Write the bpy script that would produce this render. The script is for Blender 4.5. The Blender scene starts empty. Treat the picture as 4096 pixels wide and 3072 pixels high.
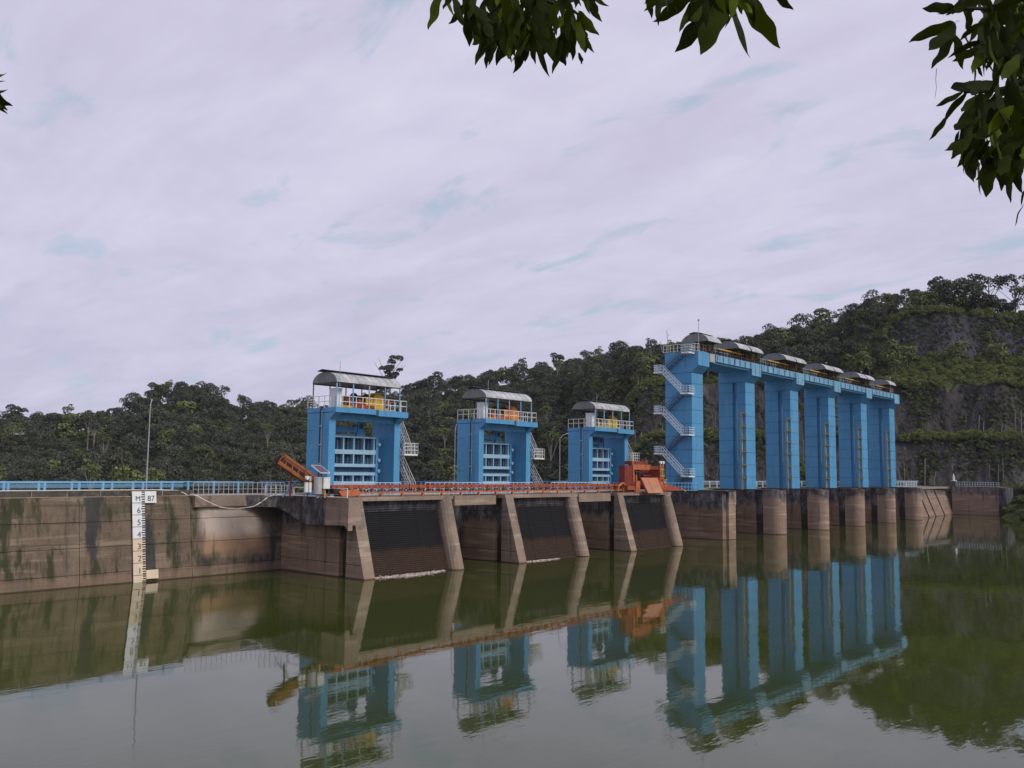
import bpy, math, random
import numpy as np
from mathutils import Vector, Matrix, noise as mnoise

rnd = random.Random(7)
SC = bpy.context.scene
COL = SC.collection

# ------------------------------------------------------------------ camera
FPX, HC = 3600.0, 9.5
pit = math.atan2(354, 3600); th = math.radians(40.75); ro = 0.011
Fv = Vector((math.cos(th)*math.cos(pit), math.sin(th)*math.cos(pit), math.sin(pit)))
R0 = Vector((math.sin(th), -math.cos(th), 0)); U0 = R0.cross(Fv)
Rv = R0*math.cos(ro) + U0*math.sin(ro); Uv = -R0*math.sin(ro) + U0*math.cos(ro)
CP = Vector((0, 0, HC))
cam = bpy.data.cameras.new('camera'); co = bpy.data.objects.new('camera', cam); COL.objects.link(co)
cam.sensor_width = 36; cam.lens = 36*FPX/4096; cam.clip_start = 0.1; cam.clip_end = 4000
co.matrix_world = Matrix(((Rv.x, Uv.x, -Fv.x, CP.x), (Rv.y, Uv.y, -Fv.y, CP.y), (Rv.z, Uv.z, -Fv.z, CP.z), (0, 0, 0, 1)))
SC.camera = co
SC.render.resolution_x, SC.render.resolution_y = 1024, 768
SC.view_settings.view_transform = 'Standard'; SC.view_settings.look = 'None'
SC.view_settings.gamma = 1; SC.view_settings.exposure = 0
SC.cycles.max_bounces = 6; SC.cycles.diffuse_bounces = 3; SC.cycles.glossy_bounces = 3
SC.cycles.sample_clamp_indirect = 4

# ------------------------------------------------------------------ sky and sun
SUN_EL, SUN_AZ = math.radians(38), math.radians(-80)      # azimuth measured from +X towards +Y
W = bpy.data.worlds.new('World'); SC.world = W; W.use_nodes = True
nt = W.node_tree; N = nt.nodes; L = nt.links
for n in list(N): N.remove(n)
out = N.new('ShaderNodeOutputWorld'); bg = N.new('ShaderNodeBackground'); bg.inputs['Strength'].default_value = 0.1
sky = N.new('ShaderNodeTexSky'); sky.sky_type = 'NISHITA'; sky.sun_disc = False
sky.sun_elevation = SUN_EL; sky.sun_rotation = math.radians(90) - SUN_AZ; sky.air_density = 1.0; sky.dust_density = 1.5
tc = N.new('ShaderNodeTexCoord'); sep = N.new('ShaderNodeSeparateXYZ'); L.new(tc.outputs['Generated'], sep.inputs[0])
def M_(op, a, b=None, c=None):
    m = N.new('ShaderNodeMath'); m.operation = op
    for k, v in enumerate((a, b, c)):
        if v is None: continue
        if isinstance(v, (int, float)): m.inputs[k].default_value = v
        else: L.new(v, m.inputs[k])
    return m.outputs[0]
zc = M_('MAXIMUM', sep.outputs['Z'], 0.0); den = M_('ADD', zc, 0.16)
cx = M_('DIVIDE', sep.outputs['X'], den); cy = M_('DIVIDE', sep.outputs['Y'], den)
cmb = N.new('ShaderNodeCombineXYZ'); L.new(cx, cmb.inputs[0]); L.new(cy, cmb.inputs[1])
mp = N.new('ShaderNodeMapping'); mp.inputs['Rotation'].default_value = (0, 0, math.radians(-38)); mp.inputs['Scale'].default_value = (1.9, 1.0, 1)
L.new(cmb.outputs[0], mp.inputs[0])
def noi(scale, detail, rough=0.55, src=None, dist=0.0):
    n = N.new('ShaderNodeTexNoise'); n.inputs['Scale'].default_value = scale; n.inputs['Detail'].default_value = detail
    n.inputs['Roughness'].default_value = rough; n.inputs['Distortion'].default_value = dist
    L.new(src or mp.outputs[0], n.inputs['Vector']); return n.outputs['Fac']
def ramp(fac, stops):
    r = N.new('ShaderNodeValToRGB'); e = r.color_ramp.elements
    while len(e) < len(stops): e.new(0.5)
    for k, (p, c) in enumerate(stops): e[k].position = p; e[k].color = (*c, 1)
    L.new(fac, r.inputs[0]); return r.outputs[0]
def mixc(fac, a, b):
    m = N.new('ShaderNodeMix'); m.data_type = 'RGBA'
    for s, v in ((m.inputs[0], fac), (m.inputs[6], a), (m.inputs[7], b)):
        if isinstance(v, (int, float)): s.default_value = v
        elif isinstance(v, tuple): s.default_value = (*v, 1)
        else: L.new(v, s)
    return m.outputs[2]
cloud = ramp(M_('ADD', M_('MULTIPLY', noi(1.15, 7, 0.62, dist=0.5), 0.72), M_('MULTIPLY', noi(3.6, 6, 0.6, dist=0.8), 0.28)), [(0.32, (5.8, 5.55, 7.1)), (0.46, (6.3, 6.05, 7.7)), (0.56, (6.8, 6.55, 8.15)), (0.70, (7.4, 7.15, 8.6))])
thin = ramp(noi(2.3, 6, 0.62, dist=0.5), [(0.31, (1, 1, 1)), (0.43, (0, 0, 0))])
hz = ramp(zc, [(0.0, (0.86, 0.86, 0.90)), (0.25, (1, 1, 1)), (1.0, (1, 1, 1))])
mul = N.new('ShaderNodeMix'); mul.data_type = 'RGBA'; mul.blend_type = 'MULTIPLY'; mul.inputs[0].default_value = 1
L.new(cloud, mul.inputs[6]); L.new(hz, mul.inputs[7])
blue = mixc(0.82, sky.outputs[0], (4.6, 5.9, 7.2))
veil = mixc(M_('MULTIPLY', thin, 0.75), mul.outputs[2], blue)
fin = mixc(0.94, sky.outputs[0], veil)
L.new(fin, bg.inputs['Color']); L.new(bg.outputs[0], out.inputs[0])

sl = bpy.data.lights.new('sun', 'SUN'); sl.energy = 2.0; sl.angle = math.radians(18); sl.color = (1, 0.96, 0.9)
so = bpy.data.objects.new('sun', sl); COL.objects.link(so); so.location = (0, 0, 200)
sd = Vector((math.cos(SUN_AZ)*math.cos(SUN_EL), math.sin(SUN_AZ)*math.cos(SUN_EL), math.sin(SUN_EL)))
so.rotation_euler = sd.to_track_quat('Z', 'Y').to_euler()

# ------------------------------------------------------------------ materials
def mat(name, build=None, col=(0.5, 0.5, 0.5), rough=0.7, metal=0.0, spec=0.3, var=0.12, scale=1.5, bump=0.0, bscale=20):
    m = bpy.data.materials.new(name); m.use_nodes = True
    t = m.node_tree; b = t.nodes['Principled BSDF']
    b.inputs['Roughness'].default_value = rough; b.inputs['Metallic'].default_value = metal
    b.inputs['Specular IOR Level'].default_value = spec
    g = G(t)
    if build: build(g, b)
    else:
        n = g.noise(scale, 5)
        c = g.ramp(n, [(0.3, tuple(x*(1-var) for x in col)), (0.7, tuple(min(1, x*(1+var)) for x in col))])
        t.links.new(c, b.inputs['Base Color'])
    if bump: g.bump(b, bump, bscale)
    return m
class G:
    def __init__(s, t):
        s.t = t; s.n = t.nodes; s.l = t.links; s.geo = s.n.new('ShaderNodeNewGeometry'); s.pos = s.geo.outputs['Position']
        s._xyz = None
    def xyz(s):
        if not s._xyz:
            q = s.n.new('ShaderNodeSeparateXYZ'); s.l.new(s.pos, q.inputs[0]); s._xyz = q.outputs
        return s._xyz
    def put(s, sock, v):
        if isinstance(v, (int, float)): sock.default_value = v
        elif isinstance(v, tuple): sock.default_value = (*v, 1) if len(sock.default_value) == 4 else v
        else: s.l.new(v, sock)
    def math(s, op, a, b=None, c=None, clamp=False):
        m = s.n.new('ShaderNodeMath'); m.operation = op; m.use_clamp = clamp
        for k, v in enumerate((a, b, c)):
            if v is not None: s.put(m.inputs[k], v)
        return m.outputs[0]
    def noise(s, scale, detail=4, vec=(1, 1, 1), rough=0.55, off=(0, 0, 0), dist=0):
        mp = s.n.new('ShaderNodeMapping'); s.l.new(s.pos, mp.inputs[0]); mp.inputs['Scale'].default_value = vec; mp.inputs['Location'].default_value = off
        n = s.n.new('ShaderNodeTexNoise'); n.inputs['Scale'].default_value = scale; n.inputs['Detail'].default_value = detail
        n.inputs['Roughness'].default_value = rough; n.inputs['Distortion'].default_value = dist
        s.l.new(mp.outputs[0], n.inputs['Vector']); return n.outputs['Fac']
    def ramp(s, fac, stops, interp='LINEAR'):
        r = s.n.new('ShaderNodeValToRGB'); r.color_ramp.interpolation = interp; e = r.color_ramp.elements
        while len(e) < len(stops): e.new(0.5)
        for k, (p, c) in enumerate(stops):
            e[k].position = p; e[k].color = (*c, 1) if isinstance(c, tuple) else (c, c, c, 1)
        s.l.new(fac, r.inputs[0]); return r.outputs[0]
    def sstep(s, v, a, b):
        m = s.n.new('ShaderNodeMapRange'); m.interpolation_type = 'SMOOTHSTEP'
        s.put(m.inputs[0], v); m.inputs[1].default_value = a; m.inputs[2].default_value = b; return m.outputs[0]
    def mix(s, fac, a, b, mode='MIX'):
        m = s.n.new('ShaderNodeMix'); m.data_type = 'RGBA'; m.blend_type = mode
        s.put(m.inputs[0], fac); s.put(m.inputs[6], a); s.put(m.inputs[7], b); return m.outputs[2]
    def bump(s, b, strength, scale, dist=0.05, vec=(1, 1, 1)):
        n = s.noise(scale, 6, vec); bp = s.n.new('ShaderNodeBump'); bp.inputs['Strength'].default_value = strength; bp.inputs['Distance'].default_value = dist
        s.l.new(n, bp.inputs['Height']); s.l.new(bp.outputs[0], b.inputs['Normal'])

BROWN, BROWN2, GREY, DARK = (0.235, 0.155, 0.11), (0.155, 0.098, 0.066), (0.12, 0.118, 0.12), (0.03, 0.029, 0.03)
def conc(graylo=None, graymix=1.0, moss=0.0, patch=False, base=BROWN, base2=BROWN2, dark_amt=0.6, lines=True):
    def f(g, b):
        X, Y, Z = g.xyz()
        big = g.noise(0.35, 6, rough=.65); fine = g.noise(4, 7, rough=.75)
        c = g.ramp(big, [(0.32, base2), (0.68, base)])
        c = g.mix(g.math('MULTIPLY', fine, 0.55), c, g.ramp(fine, [(0.3, tuple(x*0.55 for x in base2)), (0.75, tuple(x*1.25 for x in base))]))
        band = g.noise(1.3, 5, (0.12, 0.12, 1.6), off=(0, 0, 3))
        c = g.mix(g.sstep(band, 0.52, 0.66), c, tuple(x*1.18 for x in base))
        streak = g.noise(0.9, 5, (1.3, 1.3, 0.1), rough=0.65)
        if moss:
            gs = g.noise(0.45, 4, (1.0, 1.0, 0.22), off=(4, 2, 0), rough=0.7)
            c = g.mix(g.math('MULTIPLY', g.sstep(gs, 0.49, 0.60), moss), c, (0.038, 0.045, 0.02))
            bs = g.math('ADD', g.math('MULTIPLY', g.noise(0.16, 3, (1.6, 1.6, 0.16), off=(9.3, 0, 0), rough=0.6), 1.0), g.math('MULTIPLY', g.math('SUBTRACT', g.noise(1.3, 6, (1, 1, .3), rough=.8), .5), .35))
            c = g.mix(g.math('MULTIPLY', g.sstep(bs, 0.56, 0.62), 0.85), c, (0.045, 0.048, 0.052))
        if moss:
            bl = g.noise(2.2, 6, (1, 1, 0.45), off=(8, 1, 4), rough=0.75); c = g.mix(g.math('MULTIPLY', g.sstep(bl, 0.55, 0.68), 0.7), c, (0.045, 0.04, 0.03))
            hb = g.noise(1.6, 4, (0.05, 0.05, 1.8), off=(1, 1, 9)); c = g.mix(g.math('MULTIPLY', g.sstep(hb, 0.58, 0.66), 0.5), c, (0.06, 0.062, 0.035))
        if patch:
            wx = g.math('MULTIPLY', g.sstep(X, 43.2, 44.2), g.math('SUBTRACT', 1.0, g.sstep(X, 48.6, 52.0)))
            n2 = g.noise(0.7, 5, off=(1, 5, 2))
            zz = g.math('ADD', Z, g.math('MULTIPLY', n2, 1.4))
            low = g.sstep(zz, 1.9, 3.0)
            pm = g.math('MULTIPLY', wx, low)
            pc = g.mix(g.sstep(zz, 3.4, 5.0), (0.40, 0.25, 0.15), (0.62, 0.51, 0.42))
            c = g.mix(g.math('MULTIPLY', pm, 0.85), c, pc)
            dk = g.math('MULTIPLY', g.sstep(X, 46.5, 50.5), g.sstep(g.math('ADD', Z, g.math('MULTIPLY', n2, 2.2)), 4.6, 6.2))  # shadow below the overhanging beam, painted into the wall colour
            c = g.mix(g.math('MULTIPLY', dk, 0.8), c, (0.05, 0.042, 0.035))
        if graylo is not None:
            nz = g.noise(0.5, 5, (1, 1, 0.5), off=(2, 7, 1))
            zz = g.math('ADD', Z, g.math('MULTIPLY', g.math('SUBTRACT', nz, 0.5), 3.2))
            k = g.sstep(zz, graylo-0.5, graylo+0.6)
            gn = g.noise(0.8, 6, (1.2, 1.2, 0.5), rough=0.65)
            gn2 = g.noise(2.6, 6, (1.2, 1.2, 0.7), rough=0.75); gc = g.ramp(g.math('ADD', g.math('MULTIPLY', gn, .55), g.math('MULTIPLY', gn2, .45)), [(0.40, (0.022, 0.022, 0.024)), (0.50, (0.075, 0.073, 0.076)), (0.60, (0.21, 0.205, 0.205))])
            c = g.mix(g.math('MULTIPLY', k, graymix), c, gc)
        c = g.mix(g.math('MULTIPLY', g.sstep(streak, 0.54, 0.7), dark_amt), c, DARK)
        ls = g.noise(1.1, 4, (2.2, 2.2, 0.06), off=(5, 5, 5), rough=0.7)
        c = g.mix(g.math('MULTIPLY', g.sstep(ls, 0.64, 0.72), 0.35), c, (0.36, 0.32, 0.28))
        if lines:                                     # damp, paler band where the water has just dropped
            c = g.mix(g.math('MULTIPLY', g.math('SUBTRACT', 1.0, g.sstep(g.math('ADD', Z, g.math('MULTIPLY', big, 0.8)), 0.9, 1.5)), 0.45), c, (0.27, 0.18, 0.13))
            c = g.mix(g.math('MULTIPLY', g.math('SUBTRACT', 1.0, g.sstep(Z, 0.04, 0.14)), 0.8), c, (0.04, 0.03, 0.02))
        g.put(b.inputs['Base Color'], c)
        g.bump(b, 0.5, 5.0, 0.08)
    return f
M = {}
M['wall'] = mat('wall_concrete', conc(moss=0.9, patch=True, base=(0.215, 0.165, 0.115), base2=(0.12, 0.088, 0.058)), rough=0.9, spec=0.2)
M['pier'] = mat('intake_concrete', conc(graylo=4.6, graymix=0.25, base=(0.33, 0.255, 0.19), base2=(0.21, 0.155, 0.11)), rough=0.9, spec=0.2)
M['side'] = mat('intake_side_concrete', conc(graylo=4.3, graymix=0.9, base=(0.34, 0.245, 0.165), base2=(0.2, 0.14, 0.09)), rough=0.9, spec=0.2)
M['nose'] = mat('pier_nose_concrete', conc(graylo=5.6, graymix=0.9, base=(0.37, 0.27, 0.195), base2=(0.23, 0.16, 0.115), dark_amt=.5), rough=0.9, spec=0.2)
M['spill'] = mat('spillway_concrete', conc(graylo=4.4, graymix=0.95, base=(0.26, 0.18, 0.13)), rough=0.9, spec=0.2)
M['beam'] = mat('beam_concrete', conc(graylo=None, base=(0.33, 0.25, 0.19), base2=(0.22, 0.165, 0.125), dark_amt=0.45, lines=False), rough=0.9, spec=0.2)
M['dbeam'] = mat('stained_beam_concrete', conc(graylo=2.0, graymix=0.9, base=(0.28, 0.21, 0.165), lines=False, dark_amt=0.75), rough=0.9, spec=0.2)
M['wing'] = mat('wing_concrete', conc(graylo=5.0, graymix=0.75, base=(0.30, 0.215, 0.16), base2=(0.24, 0.16, 0.12)), rough=0.9, spec=0.2)
M['deck'] = mat('deck_concrete', col=(0.27, 0.24, 0.21), rough=0.9, bump=0.3)
M['ledge'] = mat('ledge_concrete', col=(0.30, 0.25, 0.19), rough=0.9, var=0.35, scale=3)
M['kerb'] = mat('kerb_concrete', col=(0.085, 0.075, 0.06), rough=0.95, var=0.5, scale=2)
def blueish(base, seam=None):
    def f(g, b):
        n = g.noise(0.25, 4); c = g.ramp(n, [(0.3, tuple(x*0.9 for x in base)), (0.7, tuple(min(1, x*1.1) for x in base))])
        st = g.noise(1.0, 5, (2.2, 2.2, 0.09), rough=0.65)
        c = g.mix(g.math('MULTIPLY', g.sstep(st, 0.53, 0.72), 0.45), c, tuple(x*0.42 for x in base))
        fd = g.noise(0.5, 6, (1, 1, 0.5), off=(6, 6, 6), rough=.7); c = g.mix(g.math('MULTIPLY', g.sstep(fd, 0.52, 0.70), 0.3), c, (0.26, 0.42, 0.52))
        dt = g.noise(3.0, 6, (1.5, 1.5, 0.35), off=(1, 6, 2), rough=.8); c = g.mix(g.math('MULTIPLY', g.sstep(dt, 0.60, 0.72), 0.35), c, (0.06, 0.10, 0.13))
        f2 = g.noise(5, 5); c = g.mix(0.12, c, g.ramp(f2, [(0.3, (0, 0.02, 0.05)), (0.7, (0.25, 0.45, 0.6))]))
        g.put(b.inputs['Base Color'], c); g.bump(b, 0.2, 3.0, 0.03)
    return f
M['blue'] = mat('blue_paint', blueish((0.080, 0.300, 0.52)), rough=0.6, spec=0.25)
def bluestain(g, b):
    base = (0.13, 0.36, 0.60)
    n = g.noise(0.4, 4); c = g.ramp(n, [(0.3, (0.13, 0.33, 0.50)), (0.7, (0.22, 0.42, 0.54))])
    X, Y, Z = g.xyz()
    w = g.math('SINE', g.math('MULTIPLY', X, 3.6))
    st = g.noise(1.5, 4, (1.5, 1.5, 0.8), rough=0.7)
    k = g.math('MULTIPLY', g.sstep(w, 0.86, 0.97), g.sstep(st, 0.42, 0.56))
    c = g.mix(g.math('MULTIPLY', k, 0.9), c, (0.02, 0.03, 0.035))
    s2 = g.noise(0.8, 5, (1, 1, 0.6), off=(3, 3, 3)); c = g.mix(g.math('MULTIPLY', g.sstep(s2, 0.6, 0.75), 0.6), c, (0.16, 0.2, 0.2))
    g.put(b.inputs['Base Color'], c)
M['bluefascia'] = mat('stained_blue_paint', bluestain, rough=0.6)
M['gateblue'] = mat('gate_frame_paint', blueish((0.34, 0.53, 0.66)), rough=0.55)
M['gateskin'] = mat('gate_skin_paint', blueish((0.035, 0.075, 0.14)), rough=0.6)
M['railblue'] = mat('rail_blue_paint', blueish((0.20, 0.44, 0.66)), rough=0.5)
M['railgrey'] = mat('grey_white_paint', col=(0.52, 0.53, 0.52), rough=0.55, var=0.2, scale=4)
M['white'] = mat('white_paint', col=(0.72, 0.72, 0.68), rough=0.5, var=0.12, scale=4)
M['stairm'] = mat('stair_paint', col=(0.52, 0.62, 0.68), rough=0.5, var=0.1, scale=4)
M['stairdk'] = mat('stair_paint_shaded', col=(0.06, 0.10, 0.14), rough=0.6)  # inner flights: shade beside the tower put into the colour
M['galv'] = mat('galvanised_steel', col=(0.42, 0.42, 0.41), rough=0.55, metal=0.3, var=0.15)
M['pole'] = mat('grey_pole', col=(0.33, 0.34, 0.36), rough=0.5)
def roofm(g, b):
    n = g.noise(0.9, 6, (1, 1, 1), rough=0.7, dist=0.8); c = g.ramp(n, [(0.32, (0.22, 0.23, 0.22)), (0.48, (0.40, 0.41, 0.40)), (0.68, (0.60, 0.60, 0.59))])
    g.put(b.inputs['Base Color'], c)
M['roof'] = mat('roof_sheet', roofm, rough=0.5, metal=0.15)
M['roofend'] = mat('roof_end_sheet', lambda g, b: g.put(b.inputs['Base Color'], g.ramp(g.noise(1.0, 4, (3, 3, 0.2)), [(0.35, (0.15, 0.155, 0.145)), (0.7, (0.22, 0.225, 0.21))])), rough=0.7)
M['black'] = mat('black_sheet', col=(0.012, 0.012, 0.014), rough=0.6)
M['darkm'] = mat('dark_metal', col=(0.03, 0.028, 0.028), rough=0.7, var=0.4)
M['yellow'] = mat('yellow_paint', col=(0.62, 0.36, 0.03), rough=0.5, var=0.2, scale=3)
M['olive'] = mat('olive_yellow_paint', col=(0.50, 0.38, 0.05), rough=0.5, var=0.25, scale=3)
M['postyel'] = mat('faded_yellow_paint', col=(0.42, 0.36, 0.16), rough=0.6, var=0.4, scale=1.2)
M['orange'] = mat('orange_paint', col=(0.68, 0.24, 0.03), rough=0.5, var=0.2, scale=3)
M['brownm'] = mat('brown_machine_paint', col=(0.16, 0.07, 0.035), rough=0.6, var=0.35, scale=2)
def rust(base, dk=(0.09, 0.03, 0.015)):
    def f(g, b):
        n = g.noise(1.6, 6, rough=0.7); c = g.ramp(n, [(0.3, dk), (0.48, base), (0.75, tuple(min(1, x*1.25) for x in base))])
        n2 = g.noise(7, 4); c = g.mix(g.math('MULTIPLY', g.sstep(n2, 0.6, 0.75), 0.5), c, dk)
        g.put(b.inputs['Base Color'], c)
    return f
M['rust'] = mat('red_orange_paint', rust((0.36, 0.075, 0.035)), rough=0.65)
M['rust2'] = mat('orange_rusty_paint', rust((0.46, 0.14, 0.055), (0.16, 0.05, 0.025)), rough=0.65)
M['maroon'] = mat('maroon_paint', rust((0.20, 0.035, 0.025), (0.09, 0.02, 0.015)), rough=0.6)
M['rustbrown'] = mat('rust_brown_steel', rust((0.30, 0.115, 0.035), (0.08, 0.035, 0.02)), rough=0.75)
def chutem(g, b):
    n = g.noise(1.2, 6, rough=0.7); c = g.ramp(n, [(0.35, (0.38, 0.13, 0.06)), (0.6, (0.48, 0.20, 0.11))])
    n2 = g.noise(1.3, 5, (1.5, 1.5, 0.5), off=(3, 1, 0)); c = g.mix(g.math('MULTIPLY', g.sstep(n2, 0.5, 0.62), g.math('SUBTRACT', 1.0, g.sstep(g.xyz()[2], 7.6, 8.6))), c, (0.36, 0.26, 0.15))
    g.put(b.inputs['Base Color'], c)
M['boomdk'] = mat('dark_maroon_steel', rust((0.05, 0.018, 0.014), (0.015, 0.008, 0.008)), rough=0.8)
M['boomrust'] = mat('brown_orange_steel', rust((0.30, 0.11, 0.035), (0.09, 0.035, 0.02)), rough=0.75)
M['chute'] = mat('worn_chute_paint', chutem, rough=0.6)
def rackm(g, b):
    Z = g.xyz()[2]; n = g.noise(0.6, 5, (1, 1, 0.5)); zz = g.math('ADD', Z, g.math('MULTIPLY', n, 0.7))
    f = g.noise(5, 5, (1, 1, 3)); lo = g.ramp(f, [(0.3, (0.04, 0.024, 0.016)), (0.7, (0.095, 0.058, 0.038))])
    hi = g.ramp(f, [(0.3, (0.012, 0.012, 0.012)), (0.7, (0.024, 0.023, 0.023))])
    c = g.mix(g.sstep(zz, 2.3, 2.9), lo, hi); c = g.mix(g.sstep(Z, 6.2, 6.6), c, (0.045, 0.018, 0.022)); g.put(b.inputs['Base Color'], c)
M['rack'] = mat('trash_rack_steel', rackm, rough=0.8)
M['cavity'] = mat('shade_dark_concrete', conc(graylo=3.0, graymix=0.8, base=(0.05, 0.04, 0.033), base2=(0.02, 0.02, 0.018), lines=False), rough=0.9)  # recess shade put into the colour, for slots, bay walls and cores
M['plate'] = mat('gauge_plate_white', col=(0.75, 0.75, 0.74), rough=0.5, var=0.06)
M['plate2'] = mat('gauge_plate_cream', col=(0.70, 0.57, 0.40), rough=0.55, var=0.12, scale=1)
M['ink'] = mat('gauge_ink', col=(0.03, 0.03, 0.035), rough=0.6)
M['inkg'] = mat('gauge_number_grey', col=(0.09, 0.09, 0.095), rough=0.6)
M['solar'] = mat('solar_cell', col=(0.10, 0.08, 0.13), rough=0.3, spec=0.5, var=0.2)
M['hose'] = mat('white_hose', col=(0.74, 0.70, 0.64), rough=0.5, var=0.1)
M['drift'] = mat('driftwood', col=(0.50, 0.42, 0.36), rough=0.8, var=0.5, scale=6)
M['glass'] = mat('cab_glass', col=(0.04, 0.07, 0.05), rough=0.1, spec=0.6)
M['bark'] = mat('bark', col=(0.20, 0.17, 0.14), rough=0.9, var=0.3)
M['palebark'] = mat('pale_bark', col=(0.25, 0.23, 0.20), rough=0.9, var=0.2)
M['twig'] = mat('twig_bark', col=(0.03, 0.025, 0.018), rough=0.9, var=0.3)
def leafm(c1, c2, yel=(0.10, 0.12, 0.02), yf=0.12):
    def f(g, b):
        oi = g.n.new('ShaderNodeObjectInfo'); r = oi.outputs['Random']
        c = g.mix(r, c1, c2)
        big = g.noise(0.022, 3, off=(3, 1, 0)); c = g.mix(g.math('MULTIPLY', g.sstep(big, 0.45, 0.65), 0.35), c, tuple(x*1.2 for x in c2))
        rr = g.math('FRACT', g.math('MULTIPLY', r, 17.3)); c = g.mix(g.math('MULTIPLY', g.math('GREATER_THAN', rr, 1-yf), 0.8), c, yel)
        n = g.noise(0.9, 3); c = g.mix(0.5, c, g.ramp(n, [(0.3, tuple(x*0.5 for x in c1)), (0.7, tuple(x*1.35 for x in c2))]))
        g.put(b.inputs['Base Color'], c)
    return f
M['forest'] = mat('forest_leaves', leafm((0.030, 0.038, 0.024), (0.085, 0.095, 0.055), (0.14, 0.15, 0.04), 0.07), rough=0.75, spec=0.25)
M['brightleaf'] = mat('pale_leaves', leafm((0.11, 0.14, 0.035), (0.16, 0.18, 0.045), (0.15, 0.17, 0.04)), rough=0.75, spec=0.25)
M['midleaf'] = mat('mid_green_leaves', leafm((0.070, 0.092, 0.030), (0.125, 0.155, 0.048), (0.15, 0.17, 0.045), 0.2), rough=0.75, spec=0.25)
def mango(g, b):
    oi = g.n.new('ShaderNodeObjectInfo'); c = g.ramp(oi.outputs['Random'], [(0.0, (0.010, 0.014, 0.002)), (0.6, (0.018, 0.026, 0.003)), (0.85, (0.040, 0.056, 0.004)), (1.0, (0.085, 0.12, 0.006))])
    g.put(b.inputs['Base Color'], c)
    tr = g.n.new('ShaderNodeBsdfTranslucent'); g.put(tr.inputs['Color'], g.mix(0.5, c, (0.09, 0.12, 0.0))); mx = g.n.new('ShaderNodeMixShader'); mx.inputs[0].default_value = 0.15
    g.l.new(b.outputs[0], mx.inputs[1]); g.l.new(tr.outputs[0], mx.inputs[2]); g.l.new(mx.outputs[0], g.n['Material Output'].inputs[0])
M['mango'] = mat('mango_leaf', mango, rough=0.75, spec=0.05)
def waterm(g, b):
    n = g.noise(0.02, 3); g.put(b.inputs['Base Color'], g.ramp(n, [(0.3, (0.036, 0.050, 0.008)), (0.7, (0.048, 0.058, 0.011))]))
    b.inputs['IOR'].default_value = 1.42; b.inputs['Specular IOR Level'].default_value = 0.7
    a1 = g.noise(0.9, 3, (0.55, 1.5, 1)); a2 = g.noise(0.16, 2, (0.6, 1.3, 1)); a3 = g.noise(3.2, 2, (0.6, 1.4, 1))
    patch = g.sstep(g.noise(0.03, 3, off=(7, 7, 0)), 0.35, 0.65)
    s = g.math('ADD', g.math('MULTIPLY', a2, 1.3), g.math('MULTIPLY', a1, g.math('ADD', 0.2, g.math('MULTIPLY', patch, 0.35))))
    s = g.math('ADD', s, g.math('MULTIPLY', a3, 0.05))
    bp = g.n.new('ShaderNodeBump'); bp.inputs['Strength'].default_value = 1.0; bp.inputs['Distance'].default_value = 0.013
    g.l.new(s, bp.inputs['Height']); g.l.new(bp.outputs[0], b.inputs['Normal'])
M['water'] = mat('lake_water', waterm, rough=0.03)
def terrm(g, b):
    nz = g.n.new('ShaderNodeSeparateXYZ'); g.l.new(g.geo.outputs['True Normal'], nz.inputs[0])
    rn = g.noise(0.12, 6, (1, 1, 0.25), rough=0.7); zk = g.sstep(g.xyz()[2], 36, 46)
    rock = g.mix(zk, g.ramp(rn, [(0.3, (0.025, 0.024, 0.024)), (0.55, (0.07, 0.066, 0.064)), (0.75, (0.14, 0.13, 0.118))]), g.ramp(rn, [(0.3, (0.035, 0.033, 0.044)), (0.6, (0.08, 0.075, 0.092)), (0.8, (0.13, 0.12, 0.13))]))
    cr = g.noise(0.45, 6, (1, 1, 0.22), off=(3, 3, 3), rough=0.8); rock = g.mix(g.math('MULTIPLY', g.sstep(cr, 0.50, 0.62), 0.85), rock, (0.008, 0.008, 0.009))
    ve = g.noise(0.35, 6, (1, 1, 0.4), off=(9, 3, 1), rough=0.75); rock = g.mix(g.math('MULTIPLY', g.sstep(ve, 0.56, 0.66), 0.6), rock, (0.035, 0.045, 0.018))
    rs = g.noise(0.9, 5, (1, 1, 0.07), rough=0.75); rock = g.mix(g.math('MULTIPLY', g.sstep(rs, 0.56, 0.72), 0.55), rock, (0.20, 0.18, 0.16))
    gr = g.ramp(g.noise(0.3, 5), [(0.3, (0.03, 0.04, 0.014)), (0.7, (0.095, 0.115, 0.034))])
    k = g.sstep(g.math('ADD', nz.outputs['Z'], g.math('MULTIPLY', g.math('SUBTRACT', g.noise(0.25, 4), 0.5), 0.5)), 0.42, 0.62)
    g.put(b.inputs['Base Color'], g.mix(k, rock, gr)); g.bump(b, 1.0, 0.7, 1.2, (1, 1, 0.5))
M['terrain'] = mat('hillside', terrm, rough=0.95, spec=0.1)
M['bank'] = mat('bank_soil', col=(0.12, 0.10, 0.06), rough=0.95, var=0.5, bump=0.6, bscale=2)

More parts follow.
